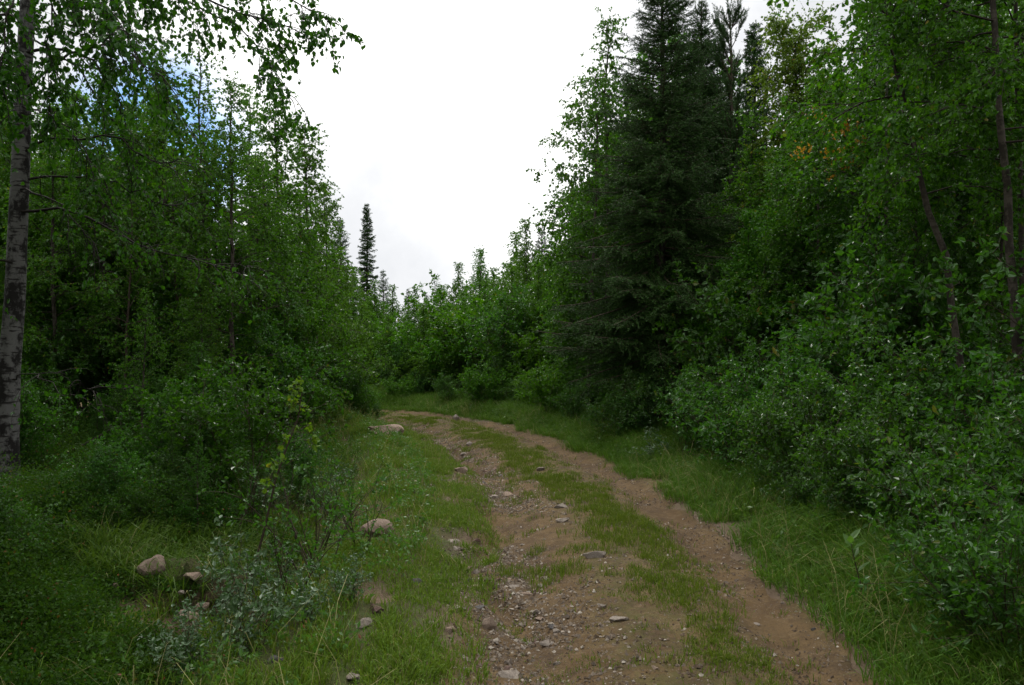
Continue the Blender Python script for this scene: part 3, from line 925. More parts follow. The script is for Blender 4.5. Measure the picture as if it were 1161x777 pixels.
k = np.hypot((bx2 + 2.1) / .62, (by2 - 4.8) / .75) > 1; bx = np.concatenate([bx, bx2[k]]); by = np.concatenate([by, by2[k]])
by3 = 6.5 + 5 * g.random(40); bx3 = -3.3 - (.64 * by3 - 2.2) * g.random(40); bx = np.concatenate([bx, bx3]); by = np.concatenate([by, by3])
q = np.repeat(np.arange(len(bx)), 5); a = g.random(len(q)) * 6.28
cx = np.concatenate([cx, bx[q] + np.cos(a) * .16 * g.random(len(q))]); cy = np.concatenate([cy, by[q] + np.sin(a) * .16 * g.random(len(q))])
rr = np.concatenate([rr, .26 + .16 * g.random(len(q))]); hc = np.concatenate([hc, (.26 + .34 * g.random(len(bx)))[q] * (.8 + .3 * g.random(len(q)))])
zo = np.zeros(len(cx))
mx_ = np.array([-2.30, -2.20, -2.05, -1.95, -2.12]); my_ = np.array([5.15, 5.05, 5.12, 5.2, 5.25])   # moss on the earth mound
cx = np.concatenate([cx, mx_]); cy = np.concatenate([cy, my_]); rr = np.concatenate([rr, np.full(5, .10)]); hc = np.concatenate([hc, np.full(5, .04)]); zo = np.concatenate([zo, np.full(5, .12)])
tag(undergrowth(cx, cy, rr, hc, 560, g, .021, .011, zo).build('bilberry_undergrowth', M['bilberry']),
    'dense dark bilberry undergrowth carpeting the wood floor on the left', 'undergrowth', kind='stuff')
n = 420
cx = 1.5 + 7 * g.random(n); cy = 3 + 16 * g.random(n)
tv, sv = track(cx, cy); k = tv > 2.5
cx, cy = cx[k], cy[k]
tag(undergrowth(cx, cy, .18 + .3 * g.random(len(cx)), .15 + .3 * g.random(len(cx)), 200, g, .03, .02).build('shade_undergrowth', M['bilberry']),
    'dark leafy undergrowth on the floor beneath the willows on the right', 'undergrowth', kind='stuff')
# broad-leaved herbs scattered through the left verge
n = 620
tv = -3.6 + 2.0 * g.random(n) ** .8; sv = S0 + 16 * g.random(n); cx, cy = on_track(tv, sv)
k = clear(cx, cy); cx, cy = cx[k], cy[k]; n = len(cx)
tag(undergrowth(cx, cy, .06 + .08 * g.random(n), .06 + .16 * g.random(n), 40, g, .034, .016).build('verge_herbs', M['herb']),
    'low leafy herbs growing through the grass of the left verge', 'herbs', kind='stuff')
n = 260
tv = 1.3 + 1.3 * g.random(n); sv = S0 + 18 * g.random(n); cx, cy = on_track(tv, sv)
tag(undergrowth(cx, cy, .06 + .08 * g.random(n), .10 + .22 * g.random(n), 34, g, .05, .022).build('roadside_herbs', M['herb']),
    'low leafy herbs in the tall grass right of the track', 'herbs', kind='stuff')


# gravel and clods: uncountable grit, one object each
def grit(name, nG, seed, lo, hi, m, label, cat, spread):
    g = np.random.default_rng(seed)
    tv = np.where(g.random(nG) < spread, -.80 + g.normal(0, .26, nG), g.uniform(-1.15, 1.15, nG)); sv = S0 - .3 + 16 * g.random(nG) ** 1.35
    k = fbm(tv * 2.2, sv * 1.3, 55, 3) + .2 * g.random(nG) > .50
    tv, sv = tv[k], sv[k]; nG = len(tv)
    x, y = on_track(tv, sv); z = height(x, y) + .006
    oc = np.array([[1, 0, 0], [0, 1, 0], [-1, 0, 0], [0, -1, 0], [0, 0, .8], [0, 0, -.5]], float)
    of = np.array([[0, 1, 4], [1, 2, 4], [2, 3, 4], [3, 0, 4]])
    w = lo + (hi - lo) * g.random(nG) ** 3
    a = g.random(nG) * 6.28
    V = oc[None] * (1 + g.normal(0, .3, (nG, 6, 1))) * w[:, None, None]
    V[:, :, :2] += g.normal(0, .2, (nG, 6, 2)) * w[:, None, None]
    V[:, :, 1] *= .75
    c_, s_ = np.cos(a)[:, None], np.sin(a)[:, None]
    V = np.stack([V[..., 0] * c_ - V[..., 1] * s_ + x[:, None], V[..., 0] * s_ + V[..., 1] * c_ + y[:, None], V[..., 2] * .9 + z[:, None]], -1)
    mbg = MB(); mbg.add(V, ((np.arange(nG) * 6)[:, None, None] + of[None]).reshape(-1, 3), np.repeat(g.random(nG), 4))
    tag(mbg.build(name, m), label, cat, kind='stuff')


def grit_mat(name, stops, rough=.9):
    m, nt, out = mat(name)
    p = nt.nodes.new('ShaderNodeBsdfPrincipled'); p.inputs['Roughness'].default_value = rough; p.inputs['Specular IOR Level'].default_value = .2
    nt.links.new(ramp(nt, attr(nt, 'rnd'), stops), p.inputs['Base Color']); nt.links.new(p.outputs[0], out.inputs['Surface'])
    return m


grit('gravel', 46000, 301, .004, .019, grit_mat('gravel', [(0., (.09, .07, .055)), (.5, (.125, .097, .070)), (.8, (.19, .15, .115)), (.97, (.32, .28, .23))]), 'fine stony gravel strewn over the bare track', 'gravel', .70)
grit('soil_crumbs', 34000, 302, .004, .016, grit_mat('soil_crumb', [(0., (.05, .034, .022)), (.6, (.095, .066, .043)), (1., (.14, .10, .068))]), 'brown crumbs of loose soil on the bare track', 'soil', .25)

# the dug earth mound
me = stone_mesh('earth_mound', 900, M['ground'], 5, 2, (1.15, .8, .62), .55)
va = me.attributes.new('vat', 'FLOAT', 'POINT')
co = np.empty(len(me.vertices) * 3); me.vertices.foreach_get('co', co); co = co.reshape(-1, 3)
va.data.foreach_set('value', np.where(co[:, 2] < .28 + .1 * np.sin(co[:, 0] * 9), .55, 0).astype(np.float32))
o = bpy.data.objects.new('earth_mound', me); COL.objects.link(o)
o.scale = (.28, .30, .32); o.location = (-2.12, 5.17, hgt(-2.12, 5.17) + .05)
tag(o, 'dark earth mound with moss on top and tan stones stuck in it', 'mound')


# ------------------------------------------------------------------ trees
def plant(name, wl, wood_mat, leaf_mat, loc, label, cat='tree', group=None, rz=0., scale=1., wname='trunk', lname='crown'):
    r = empty(name, (loc[0], loc[1], loc[2] if len(loc) > 2 else hgt(loc[0], loc[1])))
    r.rotation_euler = (0, 0, rz); r.scale = (scale,) * 3
    tag(r, label, cat, group)
    wl[0].build(wname, wood_mat, r, True); wl[1].build(lname, leaf_mat, r)
    return r


def dup(src, loc, label, group=None, rz=0., scale=1., zs=None, mats=None):
    r = src.copy(); COL.objects.link(r)
    r.location = (loc[0], loc[1], loc[2] if len(loc) > 2 else hgt(loc[0], loc[1]))
    r.rotation_euler = (0, 0, rz); r.scale = (scale, scale, zs or scale)
    r['label'] = label
    if group: r['group'] = group
    elif 'group' in r.keys(): del r['group']
    for ch in src.children:
        c = ch.copy(); COL.objects.link(c); c.parent = r
        if mats and ch.name.split('.')[0] in mats:
            c.material_slots[0].link = 'OBJECT'; c.material_slots[0].material = mats[ch.name.split('.')[0]]
    return r


class Kind:
    """first use builds the plant, later uses copy it"""
    def __init__(self, name, gen, wood, leaf, cat, H, **kw):
        self.name, self.gen, self.wood, self.leaf, self.cat, self.H, self.kw, self.src = name, gen, wood, leaf, cat, H, kw, None

    def put(self, x, y, top=None, label='', group=None, rz=None, mats=None, zs=1., z=None):
        g0 = hgt(x, y) if z is None else z
        sca = 1. if top is None else (top - g0) / self.H
        rz = float(rng.random() * 6.28) if rz is None else rz
        if self.src is None:
            self.src = plant(self.name, self.gen, self.wood, self.leaf, (x, y, g0), label, self.cat, group, rz, sca, **self.kw)
            self.gen = None
            r = self.src
        else:
            r = dup(self.src, (x, y, g0), label, group, rz, sca, sca * zs, mats)
        return r


# --- the white birch at the left edge, with its long boughs over the track side
def white_birch():
    g = np.random.default_rng(3)
    base = np.array([X(6, 7.), 7., hgt(X(6, 7.), 7.)])
    pts = [(0, 0, 0), (.03, .02, 1.3), (.10, .02, 2.6), (.16, .04, 4.0), (.22, .05, 5.6), (.2, .1, 7.5), (.25, .1, 9.5)]
    wood, leaf = gen_birch(31, path=pts, r0=.092, base=.50, nb=26, blen=1.9, el=(5, 55), droop=.16, per_m=11, m=10, L=.052, W=.044, hang=.65, sides=14)
    # explicit boughs: (start height, points relative to the base in photograph pixels at depth Y)
    def pix(l):
        return np.array([[X(px, Y), Y, Z(py, Y)] for px, py, Y in l]) - base
    boughs = [
        (pix([(35, -60, 7.0), (110, -70, 6.8), (195, -28, 6.7), (255, 18, 6.7), (305, 22, 6.6), (355, 45, 6.6)]), .020, 1.0),
        (pix([(38, -120, 7.0), (140, -112, 6.8), (240, -60, 6.7), (300, -15, 6.6), (345, 5, 6.6), (375, 25, 6.5)]), .020, 1.0),
        (pix([(30, -20, 7.0), (100, -40, 7.1), (180, -10, 7.1), (260, 20, 7.2), (300, 60, 7.2), (330, 120, 7.2)]), .017, 1.1),
        (pix([(28, 60, 7.0), (70, 50, 7.1), (110, 70, 7.2), (140, 120, 7.3), (150, 180, 7.3)]), .015, .8),
        (pix([(28, 100, 7.0), (80, 60, 6.6), (130, 50, 6.4), (190, 90, 6.2), (215, 150, 6.1)]), .013, .8),
        (pix([(24, 175, 7.0), (50, 150, 7.0), (90, 165, 7.0), (120, 150, 7.1), (180, 190, 7.2), (230, 170, 7.3)]), .013, .35),
        (pix([(20, 240, 7.0), (80, 238, 6.9), (125, 258, 6.8), (160, 280, 6.7), (235, 300, 6.6), (285, 312, 6.5)]), .014, .30),
        (pix([(20, 205, 7.0), (70, 200, 7.2), (130, 205, 7.4), (190, 235, 7.5), (240, 225, 7.6)]), .012, .35),
        (pix([(22, 215, 7.0), (60, 225, 6.7), (95, 260, 6.5), (120, 300, 6.4)]), .010, .3),
        (pix([(18, 300, 7.0), (-30, 290, 6.6), (-60, 330, 6.4)]), .010, .5),
        (pix([(10, 430, 7.0), (40, 425, 6.8), (80, 450, 6.6), (110, 445, 6.5)]), .007, .3),
        (pix([(20, 20, 7.0), (-40, 10, 6.7), (-90, 60, 6.4)]), .014, 1.0),
        (pix([(34, -40, 7.0), (20, -30, 6.5), (5, 20, 6.2), (0, 80, 6.0), (10, 140, 5.9)]), .012, 1.1),
        (pix([(34, -60, 7.0), (60, -60, 6.5), (62, 0, 6.2), (50, 60, 6.0), (55, 130, 6.0)]), .012, 1.1),
        (pix([(34, -20, 7.0), (90, 0, 7.3), (140, 30, 7.5), (180, 70, 7.6), (190, 120, 7.6)]), .012, 1.1),
        (pix([(34, -80, 7.0), (80, -80, 6.4), (110, -30, 6.2), (120, 30, 6.1), (128, 80, 6.1)]), .012, 1.1),
        (pix([(34, -30, 7.0), (-5, -20, 7.4), (-20, 40, 7.5), (15, 110, 7.0)]), .010, 1.0),
        (pix([(30, 40, 7.0), (70, 60, 7.4), (110, 110, 7.6), (150, 170, 7.7), (165, 220, 7.7)]), .011, .9),
        (pix([(26, 120, 7.0), (60, 130, 6.6), (100, 175, 6.4), (120, 230, 6.3)]), .010, .8),
        (pix([(34, 10, 7.0), (70, -20, 6.3), (110, 0, 5.7), (150, 40, 5.4), (160, 90, 5.3)]), .013, .8),
    ]
    for q, r0, dens in boughs:
        d = np.concatenate([[0], np.cumsum(np.linalg.norm(np.diff(q, axis=0), axis=1))]); Ltot = d[-1]; d /= Ltot
        z = np.linspace(0, 1, 14)
        p = np.stack([np.interp(z, d, q[:, k]) for k in range(3)], 1)
        p[1:-1] = .25 * p[:-2] + .5 * p[1:-1] + .25 * p[2:]
        p[1:-1] += g.normal(0, .018, (12, 3))
        V, Fc, r = tubes(p[None], (r0 * np.linspace(1, .2, 14))[None], 6); wood.add(V, Fc, None, np.minimum(r, .012))
        n = int(Ltot * 6); b = np.zeros(n, int); t = .25 + .75 * g.random(n)
        P, T = along(p[None], b, t); D = norm(T + randdir(g, n) * .8)
        l2 = (.55 - .25 * t) * (.5 + .8 * g.random(n))
        b2 = grow(P, D, l2, 6, .22, .14, g)
        V, Fc, r = tubes(b2, .0045 * np.linspace(1, .35, 6)[None], 4); wood.add(V, Fc, None, r)
        kw = dict(tlen=.36, m=max(3, int(10 * dens)), L=.046, W=.038, hang=.7, six=True, tdroop=.35)
        twig_leaves(wood, leaf, b2, l2, g, per_m=13 * (.5 + .5 * dens), **kw)
        twig_leaves(wood, leaf, p[None], np.array([Ltot]), g, per_m=8 * dens + 3, trange=(.35, 1), **kw)
    return (wood, leaf), tuple(base)


wl, loc = white_birch()
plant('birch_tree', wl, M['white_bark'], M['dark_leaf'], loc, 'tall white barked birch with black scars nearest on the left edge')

K = {}
K['b1'] = Kind('birch_tree', gen_birch(101, 7.0, .05, .16, 50, 1.4, per_m=17, m=13, curve=.06), M['grey_bark'], M['birch_leaf'], 'tree', 7.0)
K['b2'] = Kind('birch_tree', gen_birch(102, 7.5, .055, .22, 52, 1.5, per_m=16, m=13, droop=.13, curve=.07), M['grey_bark'], M['birch_leaf'], 'tree', 7.5)
K['b3'] = Kind('birch_tree', gen_birch(103, 6.0, .04, .12, 48, 1.2, per_m=17, m=13, el=(25, 68), prof='cone', curve=.05), M['grey_bark'], M['birch_leaf'], 'tree', 6.0)
K['b4'] = Kind('birch_tree', gen_birch(104, 6.0, .035, .30, 30, .9, per_m=11, m=9, el=(30, 70), curve=.06), M['grey_bark'], M['birch_leaf'], 'tree', 6.0)
K['bf'] = Kind('birch_tree', gen_birch(105, 7.0, .06, .05, 58, 1.7, per_m=13, m=12, L=.075, W=.06, six=False, wood_twigs=False, el=(20, 66), prof='birch'), M['grey_bark'], M['birch_leaf'], 'tree', 7.0)
K['as'] = Kind('aspen_tree', gen_birch(106, 7.5, .055, .18, 50, 1.5, per_m=15, m=12, L=.055, W=.055, hang=.35, el=(25, 60)), M['pale_bark'], M['aspen_leaf'], 'tree', 7.5)
K['lb'] = Kind('birch_tree', gen_birch(107, 7.6, .055, .25, 66, 1.5, per_m=22, m=13, el=(15, 60), prof='round', L=.05, W=.042), M['grey_bark'], M['light_leaf'], 'tree', 7.6)
K['sp'] = Kind('spruce_tree', gen_spruce(111, 9., .12, 2.45, z0=.16, dz=.165, nw=8, pw=.82, twd=.034), M['brown_bark'], M['spruce'], 'tree', 9.)
K['sn'] = Kind('spruce_tree', gen_spruce(112, 8., .09, .75, .06, .16, 7, 110, .05, .016, .55, .035, -30), M['brown_bark'], M['spruce'], 'tree', 8.)
K['fp'] = Kind('pine_tree', gen_spruce(113, 6., .07, 1.15, .05, .22, 6, 95, .060, .013, .75, .055, 2), M['brown_bark'], M['fir_light'], 'tree', 6.)
K['pi'] = Kind('pine_tree', gen_pine(121, 7., per_m=190, pw=.5, nw=6, dz=.32), M['brown_bark'], M['fir_light'], 'tree', 7.)
K['wi'] = Kind('willow_shrub', gen_shrub(131, 1.7, 9, .9, L=.054, W=.029, tr0=.28, per_m=15), M['stem'], M['willow_leaf'], 'shrub', 1.7, wname='stems', lname='foliage')
K['w2'] = Kind('willow_shrub', gen_shrub(132, 1.9, 9, .8, tr0=.25, L=.050, W=.031, per_m=15), M['stem'], M['aspen_leaf'], 'shrub', 1.9, wname='stems', lname='foliage')
K['w3'] = Kind('willow_shrub', gen_shrub(133, 1.5, 12, 1.0, L=.066, W=.031, per_m=13, m=8), M['stem'], M['willow_leaf'], 'shrub', 1.5, wname='stems', lname='foliage')
K['wg'] = Kind('willow_shrub', gen_shrub(134, .7, 9, .45, L=.042, W=.021, per_m=16, m=7, tlen=.14, r0=.005), M['stem'], M['grey_leaf'], 'shrub', .7, wname='stems', lname='foliage')
K['wf'] = Kind('willow_shrub', gen_shrub(135, 2.2, 12, 1.2, L=.085, W=.05, per_m=10, m=9, six=False, twigs=False, tr0=.05), M['stem'], M['birch_leaf'], 'shrub', 2.2, wname='stems', lname='foliage')


def atpx(kind, px, Y, toppy, label, group=None, **kw):
    return K[kind].put(X(px, Y), Y, Z(toppy, Y), label, group, **kw)


# --- left wood: trees that can be told apart
atpx('b1', 188, 12.0, 60, 'young birch with a pale lower stem showing in the left wood', mats={'trunk': M['pale_bark']})
atpx('b2', 265, 10.5, 95, 'dark stemmed birch at the front of the left wood')
atpx('b4', 240, 11.0, 62, 'slim birch whose thin spire rises into the sky gap on the left', mats={'crown': M['lit_tint_leaf']})
atpx('b3', 318, 13.5, 112, 'leafy birch at the right corner of the left wood', rz=.5, mats={'crown': M['lit_tint_leaf']})
atpx('b3', 345, 16.0, 150, 'birch whose side forms the edge of the left wood against the sky', rz=2., mats={'crown': M['lit_tint_leaf']})
atpx('b1', 285, 14.5, 110, 'full crowned birch behind the slim spire birch', mats={'crown': M['lit_tint_leaf']})
atpx('b2', 120, 11.5, 75, 'bushy birch just right of the white birch trunk')
atpx('b1', 60, 10.5, 120, 'shaded birch directly behind the white birch trunk')
atpx('b3', 372, 18.5, 215, 'small birch beside the far pine at the left wood edge', mats={'crown': M['lit_tint_leaf']})
atpx('b3', 230, 9.3, 300, 'low leafy birch sapling at the front of the left wood')
atpx('b4', 160, 8.6, 330, 'thin birch sapling right of the white birch trunk')
for px, Y, top, lab in [(206, 11.2, 170, 'thin dark stem just right of the pale stemmed birch'), (228, 12.4, 190, 'thin dark stem left of the twin stems in the left wood'), (243, 10.8, 160, 'left one of the twin dark stems in the left wood'),
                        (252, 10.9, 185, 'right one of the twin dark stems in the left wood'), (300, 12.2, 180, 'thin dark stem near the right corner of the left wood'), (140, 10.2, 200, 'thin dark stem right of the white birch trunk')]:
    atpx('b4', px, Y, top, lab, mats={'trunk': M['brown_bark']})
g = np.random.default_rng(40)
for k in range(62):
    Y = 11 + 17 * g.random(); px = -120 + 420 * g.random()
    xx = X(px, Y)
    if k % 3 == 0: px = -60 + 380 * g.random()
    top = 95 + 110 * g.random() + max(0, px - 180) * .45
    kind = ['b1', 'b2', 'bf', 'bf', 'b3', 'bf'][k % 6]
    t_, s_ = track(np.array([X(px, Y)]), np.array([Y]))
    if t_[0] > -3.5: continue
    atpx(kind, px, Y, top, 'one of many young birches packed deep in the left wood', 'birches deep in the left wood')
for k in range(16):
    Y = 9.5 + 9 * g.random(); px = -40 + 380 * g.random()
    K['wf' if Y > 13 else 'w2'].put(X(px, Y), Y, hgt(X(px, Y), Y) + 1.2 + 1.3 * g.random(), 'leafy bush filling the shade under the left birches', 'bushes under the left birches')

# --- far side of the bend
atpx('fp', 386, 28, 247, 'far pine rising beside the edge of the left wood')
atpx('sn', 416, 34, 232, 'tall narrow dark spruce standing alone against the sky')
atpx('fp', 434, 30, 306, 'small pine just right of the narrow dark spruce')
atpx('fp', 462, 33, 327, 'small far pine second right of the narrow spruce')
atpx('fp', 483, 31, 334, 'small far pine left of the lowest dip in the treeline')
atpx('b4', 497, 27, 318, 'thin nearly bare birch top at the dip in the treeline')
atpx('b4', 541, 24, 283, 'sparse birch top right of the dip in the treeline')
atpx('bf', 560, 27, 305, 'dense birch between the sparse top and the tallest far birch', mats={'crown': M['lit_tint_leaf']})
atpx('bf', 596, 24.5, 250, 'tallest birch beyond the bend of the track', mats={'crown': M['lit_tint_leaf']})
atpx('fp', 613, 27, 256, 'pine tip beside the tallest birch beyond the bend')
atpx('bf', 640, 22.5, 285, 'broad birch beyond the bend beside the dark spruce', mats={'crown': M['lit_tint_leaf']})
atpx('bf', 525, 26, 330, 'low rounded birch at the far side of the bend', mats={'crown': M['lit_tint_leaf']})
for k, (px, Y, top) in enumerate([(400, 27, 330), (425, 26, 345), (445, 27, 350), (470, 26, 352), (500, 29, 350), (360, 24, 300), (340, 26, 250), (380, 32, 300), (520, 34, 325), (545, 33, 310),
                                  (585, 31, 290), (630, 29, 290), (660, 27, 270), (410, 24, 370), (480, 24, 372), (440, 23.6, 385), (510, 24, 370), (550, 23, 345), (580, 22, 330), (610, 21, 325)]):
    atpx('bf', px, Y, top - 26, 'one of the mixed young trees crowding beyond the bend', 'young trees beyond the bend', mats={'crown': M['lit_tint_leaf']})
for k in range(20):
    px = 385 + 270 * g.random(); Y = 22.5 + 2.6 * g.random()
    xx = X(px, Y); t_, s_ = track(np.array([xx]), np.array([Y]))
    if t_[0] < 1.9: continue
    K['wf'].put(xx, Y, hgt(xx, Y) + .9 + 1.3 * g.random(), 'green bush at the outer edge of the bend', 'bushes along the outer edge of the bend', mats={'foliage': M['lit_tint_leaf']})

g = np.random.default_rng(48)
for k, (px, Y, hh_) in enumerate([(425, 17.3, .45), (408, 17.4, .8), (388, 17.2, 1.1), (368, 16.8, 1.3), (345, 16.5, 1.5), (322, 16, 1.5), (398, 18.2, 1.1), (415, 18.3, .7), (376, 18.0, 1.5), (300, 15.2, 1.4), (350, 15.0, .9), (330, 13.6, .9)]):
    K[['w2', 'wf', 'wi'][k % 3]].put(X(px, Y), Y, hgt(X(px, Y), Y) + hh_, 'low bush on the grassy bank inside the bend', 'bushes on the bank inside the bend')
for k in range(24):
    Y = 4.8 + 8.5 * g.random(); px = -20 + 345 * g.random()
    t_, s_ = track(np.array([X(px, Y)]), np.array([Y]))
    if t_[0] > -3.0: continue
    if abs(px - 190) < 70 and Y < 5.6: continue
    kd = ['b3', 'w2', 'b4', 'wi'][k % 4]
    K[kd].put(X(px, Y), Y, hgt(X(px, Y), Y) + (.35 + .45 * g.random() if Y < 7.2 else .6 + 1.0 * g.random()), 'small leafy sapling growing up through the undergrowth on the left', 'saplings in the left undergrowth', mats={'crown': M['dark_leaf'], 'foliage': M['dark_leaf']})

g = np.random.default_rng(49)
for k in range(22):
    Y = 5.6 + 5.0 * g.random(); px = 10 + 240 * g.random()
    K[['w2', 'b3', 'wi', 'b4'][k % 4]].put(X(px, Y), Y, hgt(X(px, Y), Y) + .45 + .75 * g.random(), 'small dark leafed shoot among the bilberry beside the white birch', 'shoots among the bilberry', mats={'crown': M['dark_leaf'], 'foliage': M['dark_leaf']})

# --- right side: trees that can be told apart
atpx('sp', 748, 14.2, -60, 'big dark spruce right of the bend, tallest in the picture', rz=1.)
atpx('sp', 795, 18.5, 2, 'second dark spruce close behind the big one')
atpx('b4', 668, 16.5, 80, 'sparse airy birch in front of the left side of the big spruce')
atpx('b2', 694, 17.5, 25, 'birch mingling its leaves with the big spruce')
atpx('b1', 655, 18.5, 235, 'small birch at the left foot of the big spruce')
atpx('pi', 826, 17.5, 16, 'tall pine behind the second dark spruce')
atpx('sn', 856, 20, 28, 'thin spruce tip showing above the pine')
atpx('lb', 903, 15.0, 46, 'light green birch against the sky right of the pine', mats={'crown': M['light_leaf']})
yb = atpx('b2', 930, 11.5, 85, 'birch with a patch of orange yellow leaves')
yl = MB(); gg = np.random.default_rng(9)
n = 850; c = np.array([-.12, -1.25, (Z(165, 10.7) - hgt(X(930, 11.5), 11.5)) / yb.scale[0]])
P = c + gg.normal(0, 1, (n, 3)) * np.array([.26, .25, .30]); cl = gg.integers(0, 16, n); cc = c + gg.normal(0, 1, (16, 3)) * np.array([.26, .2, .30]); P = cc[cl] + gg.normal(0, .07, (n, 3))
leaves(yl, P, randdir(gg, n) - np.array([0, 0, .6]), randdir(gg, n), .055, .045, gg.random(n))
yb.rotation_euler = (0, 0, 0)
o = yl.build('turning_leaves', M['yellow_leaf'], yb); o['label'] = 'patch of orange yellow leaves'

# leaning birch with a bare pale stem, and the two dark stems at the right edge
def at8(l, Y):
    b = np.array([X(l[0][0], Y), Y, 0]); b[2] = hgt(b[0], Y)
    return b, [(0, 0, -.0)] + [(X(px, Y) - b[0], dy, Z(py, Y) - b[2]) for px, py, dy in l[1:]]


b, pts = at8([(1112, 560, 0), (1096, 450, .02), (1076, 300, .05), (1050, 215, .08), (1020, 60, .1), (1005, -100, .1), (1000, -260, .1)], 8.0)
wl = gen_birch(141, path=pts, r0=.037, base=.42, nb=44, blen=1.15, el=(12, 55), droop=.12, per_m=15, m=12, L=.052, W=.046, sides=10)
plant('birch_tree', wl, M['grey_bark'], M['birch_leaf'], b, 'leaning birch with a bare pale brown stem among the right willows')
b, pts = at8([(1168, 560, 0), (1155, 400, .0), (1147, 280, .02), (1138, 150, .03), (1128, 0, .05), (1120, -180, .05), (1118, -330, .05)], 7.6)
wl = gen_birch(142, path=pts, r0=.046, base=.42, nb=40, blen=1.5, el=(10, 55), droop=.12, per_m=13, m=12, L=.05, W=.045, sides=10, azb=(.5, .5))
plant('birch_tree', wl, M['grey_bark'], M['birch_leaf'], b, 'dark stemmed birch leaning left near the right edge')
b, pts = at8([(1172, 560, 0), (1163, 400, 0), (1157, 200, .02), (1153, 0, .03), (1150, -200, .03)], 8.6)
wl = gen_birch(143, path=pts, r0=.042, base=.4, nb=34, blen=1.6, el=(10, 55), droop=.12, per_m=12, m=12, sides=10)
plant('birch_tree', wl, M['grey_bark'], M['birch_leaf'], b, 'straight dark stemmed birch at the very right edge')

atpx('as', 1010, 10.5, -40, 'dense aspen left of the leaning birch')
atpx('as', 1075, 11.0, -60, 'aspen behind the bare stem of the leaning birch')
atpx('b2', 990, 12.0, 90, 'shorter birch between the aspen and the orange patch')
atpx('as', 880, 13.0, 190, 'low aspen at the willow edge below the light green birch')
atpx('b3', 1040, 9.0, 170, 'young birch in front of the aspens on the right')
atpx('b3', 1130, 9.3, 120, 'young birch between the two dark stems on the right')
atpx('b1', 850, 14.5, 130, 'birch standing right of the second dark spruce')
g = np.random.default_rng(50)
for k in range(60):
    Y = 11.5 + 16 * g.random(); px = 840 + 470 * g.random()
    t_, s_ = track(np.array([X(px, Y)]), np.array([Y]))
    if t_[0] < 3.5: continue
    top = (170 - 180 * sstep(850, 1000, np.array([px]))[0]) + 110 * g.random()
    atpx(['b1', 'bf', 'as', 'bf', 'b2', 'bf'][k % 6], px, Y, top, 'one of many slim leafy trees packed deep in the right wood', 'trees deep in the right wood')

for k, (px, Y, top) in enumerate([(668, 21, 215), (690, 22, 150), (712, 20, 95), (735, 23, 60), (765, 21, 40), (790, 23, 50), (830, 21, 70), (775, 24, 90), (705, 24, 190), (650, 23, 260)]):
    atpx('bf', px, Y, top, 'one of the leafy trees closing the gaps behind the big spruces', 'trees behind the big spruces')
# unseen birches beside the camera, added to shade both edges
for k, (xx, yy, H_) in enumerate([(-4.5, 2.5, 7.5), (-5.9, 4.4, 8), (-7.4, 2.0, 8), (-5.2, .2, 7.5), (-7.6, 5.2, 8.5), (4.5, 2.5, 7.5), (5.8, 4.4, 8), (5.2, .2, 8), (7.2, 3.0, 8.5)]):
    K['bf'].put(xx, yy, hgt(xx, yy) + H_, 'one of the unseen birches added to shade the near sides of the track', 'unseen birches shading the near sides')

# --- right willows along the track
WL = [
    (4.05, 3.05, 'w3', 1.0, 'big leaved willow reaching in at the bottom right corner'),
    (4.7, 4.05, 'w3', 1.25, 'large leaved willow nearest at the lower right corner'),
    (5.3, 3.55, 'w3', 1.25, 'glossy willow behind the lone roadside sapling'),
    (5.9, 4.4, 'wi', 1.6, 'tall willow below the leaning birch stem'),
    (6.5, 3.5, 'wi', 1.3, 'dark willow with bare lower stems on the right verge'),
    (7.2, 4.1, 'w2', 1.75, 'round leaved willow under the leaning birch'),
    (7.9, 3.35, 'wi', 1.45, 'narrow leaved willow arching over the tall grass'),
    (8.8, 3.9, 'w2', 1.9, 'tall round leaved willow left of the leaning birch'),
    (9.4, 3.15, 'w3', 1.35, 'low willow midway along the right verge'),
    (10.3, 3.6, 'w2', 1.9, 'bushy willow midway along the right wood edge'),
    (11.2, 2.85, 'wi', 1.45, 'willow with pale shoots below the big spruce'),
    (12.3, 3.3, 'w2', 2.0, 'high willow at the right foot of the big spruce'),
    (13.2, 2.4, 'wi', 1.35, 'small willow at the front foot of the big spruce'),
    (14.6, 2.2, 'w2', 1.4, 'willow at the left foot of the big spruce'),
]
for Y, xx, kind, hh_, lab in WL:
    xx -= .40 + (.04 if Y < 7 else 0.)
    K[kind].put(xx, Y, hgt(xx, Y) + hh_, lab)
g = np.random.default_rng(60)
for k in range(30):
    tv = 2.1 + 2.3 * g.random(); sv = S0 + 2.0 + 17.5 * g.random()
    x, y = on_track(np.array([tv]), np.array([sv])); xx, yy = float(x[0]), float(y[0])
    kd = ['wi', 'w2', 'w3', 'w2'][k % 4] if yy < 13 else ['wf', 'w2'][k % 2]
    K[kd].put(xx, yy, hgt(xx, yy) + .6 + .7 * (tv - 2.0) + .9 * g.random() ** 1.5, 'one of the leafy willows massed along the right wood edge', 'willows massed along the right edge')
for k in range(16):
    tv = 1.95 + .9 * g.random(); sv = S0 + 12.5 + 12 * (k + g.random()) / 16
    x, y = on_track(np.array([tv]), np.array([sv])); xx, yy = float(x[0]), float(y[0])
    K[['w2', 'wf', 'wi'][k % 3]].put(xx, yy, hgt(xx, yy) + .7 + .7 * g.random(), 'low bush close to the outer edge of the far track', 'low bushes along the far track edge')
